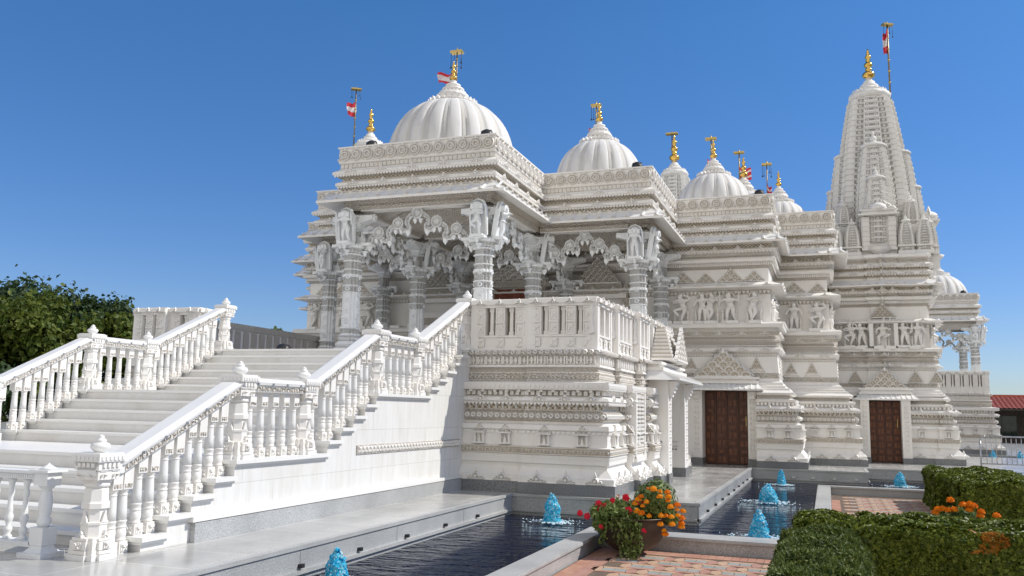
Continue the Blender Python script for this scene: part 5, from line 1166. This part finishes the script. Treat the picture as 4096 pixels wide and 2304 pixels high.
# ================================================================== FLAGPOLES, LIGHTS, SMALL THINGS
def flagpole(x,y,z0,z1,r,label,flag=(.5,.3),fdir=-1,rot=0,fz=.62,rings=True,bells=True,cap=.22,droop=0,stripes=5):
    t=thing('flagpole',label,'flagpole',(x,y,z0),'temple flagpoles with gilded caps')
    mb=MB(); tube(mb,(x,y,z0),(x,y,z1-.08),r,'brass_dark',8)
    for k in range(6): zz=z0+(z1-z0)*(k+.6)/7; lathe(mb,(x,y,zz),[(r,-.03),(r*2,0),(r,.03)],'gold_matt',8)
    o=mb.build('pole'); rel(o,t)
    cb=MB(); c,s=math.cos(rot),math.sin(rot); w=cap
    V=np.array([(-w,-w*.55,0),(w,-w*.55,0),(w,w*.55,0),(-w,w*.55,0),(-w,-w*.55,.07),(w,-w*.55,.07),(w,w*.55,.07),(-w,w*.55,.07)]); V=np.column_stack([x+V[:,0]*c-V[:,1]*s,y+V[:,0]*s+V[:,1]*c,z1-.12+V[:,2]]); cb.add(V,BOX[1],'gold_matt')
    lathe(cb,(x,y,z1-.05),[(.05,0),(.03,.04),(.001,.13)],'gold_matt',6); o=cb.build('pole_cap'); rel(o,t)
    if bells:
        bb=MB()
        for a,b,L in ((-w*.9,-.05,.42),(-w*.6,.05,.38),(w*.9,-.05,.46),(w*.6,.06,.25)):
            px,py=x+a*c-b*s,y+a*s+b*c; tube(bb,(px,py,z1-.12),(px,py,z1-.12-L),.007,'black_metal',4); lathe(bb,(px,py,z1-.12-L),[(.01,0),(.025,-.03),(.035,-.06)],'black_metal',6)
        o=bb.build('bell'); rel(o,t)
    W_,H_=flag; fb=MB(); nx,nz=14,12; V=[]
    for i in range(nx+1):
        for j in range(nz+1):
            u,v=i/nx,j/nz; tap=1-.35*u*(1 if droop==0 else .3)
            dx=u*W_*fdir; zz=z0+(z1-z0)*fz+(v-.5)*H_*tap-droop*u*H_-.06*math.sin(u*5)
            V.append((x+dx*c+.05*math.sin(u*9+v*3)*s, y+dx*s+.07*math.sin(u*8+v*4), zz))
    for i in range(nx):
        for j in range(nz):
            a=i*(nz+1)+j; q_=(a,a+nz+1,a+nz+2,a+1); red=(j<3 or j>=nz-3) if stripes==0 else (int(j*stripes/nz)%2==0); vv=[V[k] for k in q_]; fb.add(vv,[(0,1,2,3)],'flag_red' if red else 'flag_white')
    if stripes==0:
        pass
    o=fb.build('flag'); rel(o,t)
flagpole(-10.36,23.2,11.0,12.52,.02,'flagpole on the biggest dome with a red and white pennant blowing left',(.62,.42),-1,0,.42,cap=.19,stripes=0)
flagpole(-6.99,27.2,10.6,11.86,.02,'flagpole beside the second dome with its flag tucked behind the crown',(.25,.3),-1,0,.18,cap=.17)
flagpole(-7.44,45.3,12.6,16.6,.03,'flagpole on the spire rising between the second and third domes',(.25,1.0),1,0,.72,cap=.32,droop=.4,bells=False)
flagpole(-3.73,31.4,10.2,11.7,.02,'flagpole beside the third dome with a short red flag',(.14,.5),-1,0,.28,cap=.2,bells=False)
flagpole(-3.27,37.5,10.9,12.92,.025,'flagpole with broad striped flag right of the third dome',(.5,.75),1,0,.45,cap=.22,bells=False)
flagpole(-2.0,35.2,9.6,11.66,.02,'slim flagpole with drooping striped flag left of the small fourth dome',(.18,.62),1,0,.42,cap=.19,droop=.3)
flagpole(2.85,37.9,14.7,18.1,.035,'tall flagpole at the top of the right spire',(.22,.95),-1,.5,.78,cap=.22,droop=.3,stripes=3)
flagpole(-23.67,39.7,15.3,18.85,.035,'leftmost tall flagpole on the hidden left spire with a torn red flag',(.42,.75),-1,.6,.66,cap=.28,droop=.1,stripes=3)
def spot(x,y,z,rz,label):
    t=thing('spotlight',label,'spotlight',(x,y,z),'black floodlights on the roof edges'); mb=MB(); r=.17
    prof=[(r*math.cos(a),r*.9*math.sin(a)) for a in np.linspace(0,PI/2,6)]; lathe(mb,(x,y,z+.04),[(r*1.05,-.03)]+prof[:-1]+[(.01,r*.9)],'black_metal',14)
    mb.box(x-.12,x+.12,y-.08,y+.12,z,z+.05,'black_metal'); o=mb.build('lamp_housing'); rel(o,t)
    f=MB(); 
    for k in range(5): f.box(x-.13,x+.13,y-.1+k*.05,y-.085+k*.05,z+.02,z+.17-.012*abs(k-2)**2,'black_metal')
    o=f.build('cooling_fins'); rel(o,t)
for a in ((-8.3,20.68,8.79,0,'black floodlight on the parapet corner of the first porch'),(-11.75,20.68,8.79,0,'black floodlight on the far left of the first porch parapet'),(-5.1,24.75,8.79,0,'black floodlight at the right end of the second parapet'),(-1.9,29.0,8.79,0,'black floodlight at the right end of the third parapet'),(7.6,55.5,8.79,0,'black floodlight on the far right porch parapet'),(-15.1,24.75,8.79,0,'black floodlight above the lower left parapet'),(-12.15,17.6,2.87,0,'black floodlight lying at the head of the stairs')): spot(*a)
# crowd-control barrier
t=thing('barrier','galvanised metal crowd barrier with rounded corner at the right edge','barrier',(6.2,31.5,0))
bb=MB(); x0,x1,y=4.55,7.0,31.4; zt=1.08
tube(bb,(x0,y,0),(x0,y,zt-.15),.025,'steel'); 
pr_=None
for k in range(5):
    a=k/4*PI/2; p=(x0+.15-.15*math.cos(a),y,zt-.15+.15*math.sin(a))
    if pr_: tube(bb,pr_,p,.025,'steel')
    pr_=p
tube(bb,(x0+.15,y,zt),(x1,y,zt),.025,'steel'); tube(bb,(x0,y,.22),(x1,y,.22),.02,'steel'); tube(bb,(x0,y-.25,.02),(x0,y+.25,.02),.02,'steel'); tube(bb,(x1,y,0),(x1,y,zt),.025,'steel')
o=bb.build('frame'); rel(o,t)
ib=MB(); tube(ib,(0,0,.22),(0,0,zt),.011,'steel',6)
for k in range(16): inst('bar',ib,'bar',(x0+.17+k*.14,y,0),t)
# red tiled pavilion at the right edge
t=thing('pavilion','low building with red clay tile roof and dark shaded front at the right edge','building',(20,74,0))
rb=MB(); x0,x1=9.5,34; 
for i in range(80):
    xa=x0+i*(x1-x0)/80; xm=xa+(x1-x0)/160; xb=xa+(x1-x0)/80
    for j in range(9):
        z0,z1_=2.42+j*.10,2.42+(j+1)*.10+.03; y0,y1=70.0+j*.33,70.0+(j+1)*.33
        rb.add([(xa,y0,z0),(xm,y0,z0+.09),(xb,y0,z0),(xa,y1,z1_-.06),(xm,y1,z1_+.03),(xb,y1,z1_-.06)],[(0,1,4,3),(1,2,5,4)],'roof_tile')
rb.box(x0,x1,72.9,73.2,3.3,3.45,'roof_tile'); rb.box(x0,x1,70.0,70.15,2.28,2.40,'dark_wall'); rb.add([(x0,73,3.4),(x1,73,3.4),(x1,77,2.3),(x0,77,2.3)],[(0,1,2,3)],'roof_tile')
o=rb.build('roof'); rel(o,t)
wb=MB(); wb.box(x0+.5,x1-.5,72,76,-.9,2.5,'dark_wall')
for k in range(7): wb.box(x0+.6+k*3.4,x0+.95+k*3.4,70.3,70.65,-.2,2.3,'dark_wall')
o=wb.build('wall'); rel(o,t)
for k in range(6):
    w_=MB(); w_.box(x0+1.4+k*3.4,x0+3.4+k*3.4,71.96,72,.5,1.9,'window_glass'); o=w_.build('window'); rel(o,t); f=MB(); 
    for xx in (0,.98,1.96): f.box(x0+1.38+k*3.4+xx,x0+1.44+k*3.4+xx,71.93,71.97,.45,1.95,'black_metal')
    q_=f.build('window_frame'); rel(q_,o)
lw=MB(); lw.add([(-40,90,-.6),(120,90,-.6),(120,400,-.6),(-40,400,-.6)],[(0,1,2,3)],'ground_mat'); 
# ================================================================== LIGHT, SKY, CAMERA
sv=Vector((1,.45,1.10)).normalized(); el=math.asin(sv.z); az=math.atan2(sv.x,sv.y)
L=bpy.data.lights.new('sun','SUN'); L.energy=3.6; L.angle=R(.5); L.color=(1,.97,.93); lo=bpy.data.objects.new('sun',L); COL.objects.link(lo); lo.rotation_euler=(-sv).to_track_quat('-Z','Y').to_euler(); lo.location=(20,0,40)
w=bpy.data.worlds.new('World'); S.world=w; w.use_nodes=True; nt=w.node_tree; bg=nt.nodes['Background']; sk=nt.nodes.new('ShaderNodeTexSky'); sk.sky_type='NISHITA'; sk.sun_disc=False; sk.sun_elevation=el; sk.sun_rotation=az; sk.air_density=1.0; sk.dust_density=.1; sk.ozone_density=3.0; sk.altitude=200
nt.links.new(sk.outputs[0],bg.inputs[0]); bg.inputs[1].default_value=.15
hs=nt.nodes.new('ShaderNodeHueSaturation'); hs.inputs['Saturation'].default_value=1.3; hs.inputs['Hue'].default_value=.507; hs.inputs['Value'].default_value=.84; nt.links.new(sk.outputs[0],hs.inputs['Color']); 
# unseen bright clouds added behind the camera as neutral fill for shaded faces
tc=nt.nodes.new('ShaderNodeTexCoord'); sx_=nt.nodes.new('ShaderNodeSeparateXYZ'); nt.links.new(tc.outputs['Generated'],sx_.inputs[0])
my=nt.nodes.new('ShaderNodeMapRange'); my.inputs[1].default_value=-.1; my.inputs[2].default_value=-.55; my.inputs[3].default_value=0; my.inputs[4].default_value=1; nt.links.new(sx_.outputs[1],my.inputs[0])
cn=nt.nodes.new('ShaderNodeTexNoise'); cn.inputs['Scale'].default_value=2.6; cn.inputs['Detail'].default_value=7; nt.links.new(tc.outputs['Generated'],cn.inputs['Vector'])
cm=nt.nodes.new('ShaderNodeMapRange'); cm.inputs[1].default_value=.36; cm.inputs[2].default_value=.50; cm.inputs[3].default_value=0; cm.inputs[4].default_value=1; nt.links.new(cn.outputs['Fac'],cm.inputs[0])
mm=nt.nodes.new('ShaderNodeMath'); mm.operation='MULTIPLY'; nt.links.new(my.outputs[0],mm.inputs[0]); nt.links.new(cm.outputs[0],mm.inputs[1])
mc=nt.nodes.new('ShaderNodeMix'); mc.data_type='RGBA'; nt.links.new(mm.outputs[0],mc.inputs['Factor']); 
hz=nt.nodes.new('ShaderNodeMapRange'); hz.inputs[1].default_value=0; hz.inputs[2].default_value=.42; hz.inputs[3].default_value=1; hz.inputs[4].default_value=0; nt.links.new(sx_.outputs[2],hz.inputs[0])
hm=nt.nodes.new('ShaderNodeMix'); hm.data_type='RGBA'; hm.blend_type='MULTIPLY'; nt.links.new(hz.outputs[0],hm.inputs['Factor']); nt.links.new(hs.outputs[0],hm.inputs['A']); hm.inputs['B'].default_value=(.50,.555,.80,1)
nt.links.new(hm.outputs['Result'],mc.inputs['A']); mc.inputs['B'].default_value=(5.6,5.4,5.2,1)
nt.links.new(mc.outputs['Result'],bg.inputs[0])
F_PX,YAW,PIT,ROL=867.468,-.348006606,.139897855,.0202154325
cy,sy,cp,sp,cr,sr=math.cos(YAW),math.sin(YAW),math.cos(PIT),math.sin(PIT),math.cos(ROL),math.sin(ROL)
fw=Vector((sy*cp,cy*cp,sp)); rt=Vector((cy,-sy,0)); up=rt.cross(fw); r2=rt*cr+up*sr; u2=-rt*sr+up*cr
cam=bpy.data.cameras.new('camera'); co=bpy.data.objects.new('camera',cam); COL.objects.link(co)
co.matrix_world=Matrix(((r2.x,u2.x,-fw.x,0),(r2.y,u2.y,-fw.y,0),(r2.z,u2.z,-fw.z,1.6),(0,0,0,1)))
cam.sensor_width=36; cam.lens=36*F_PX/1024; cam.clip_end=4000; cam.clip_start=.1; S.camera=co
S.view_settings.view_transform='Standard'; S.view_settings.look='None'; S.view_settings.use_white_balance=True; S.view_settings.white_balance_temperature=6750; S.view_settings.white_balance_tint=8; S.view_settings.exposure=.17; S.view_settings.gamma=1
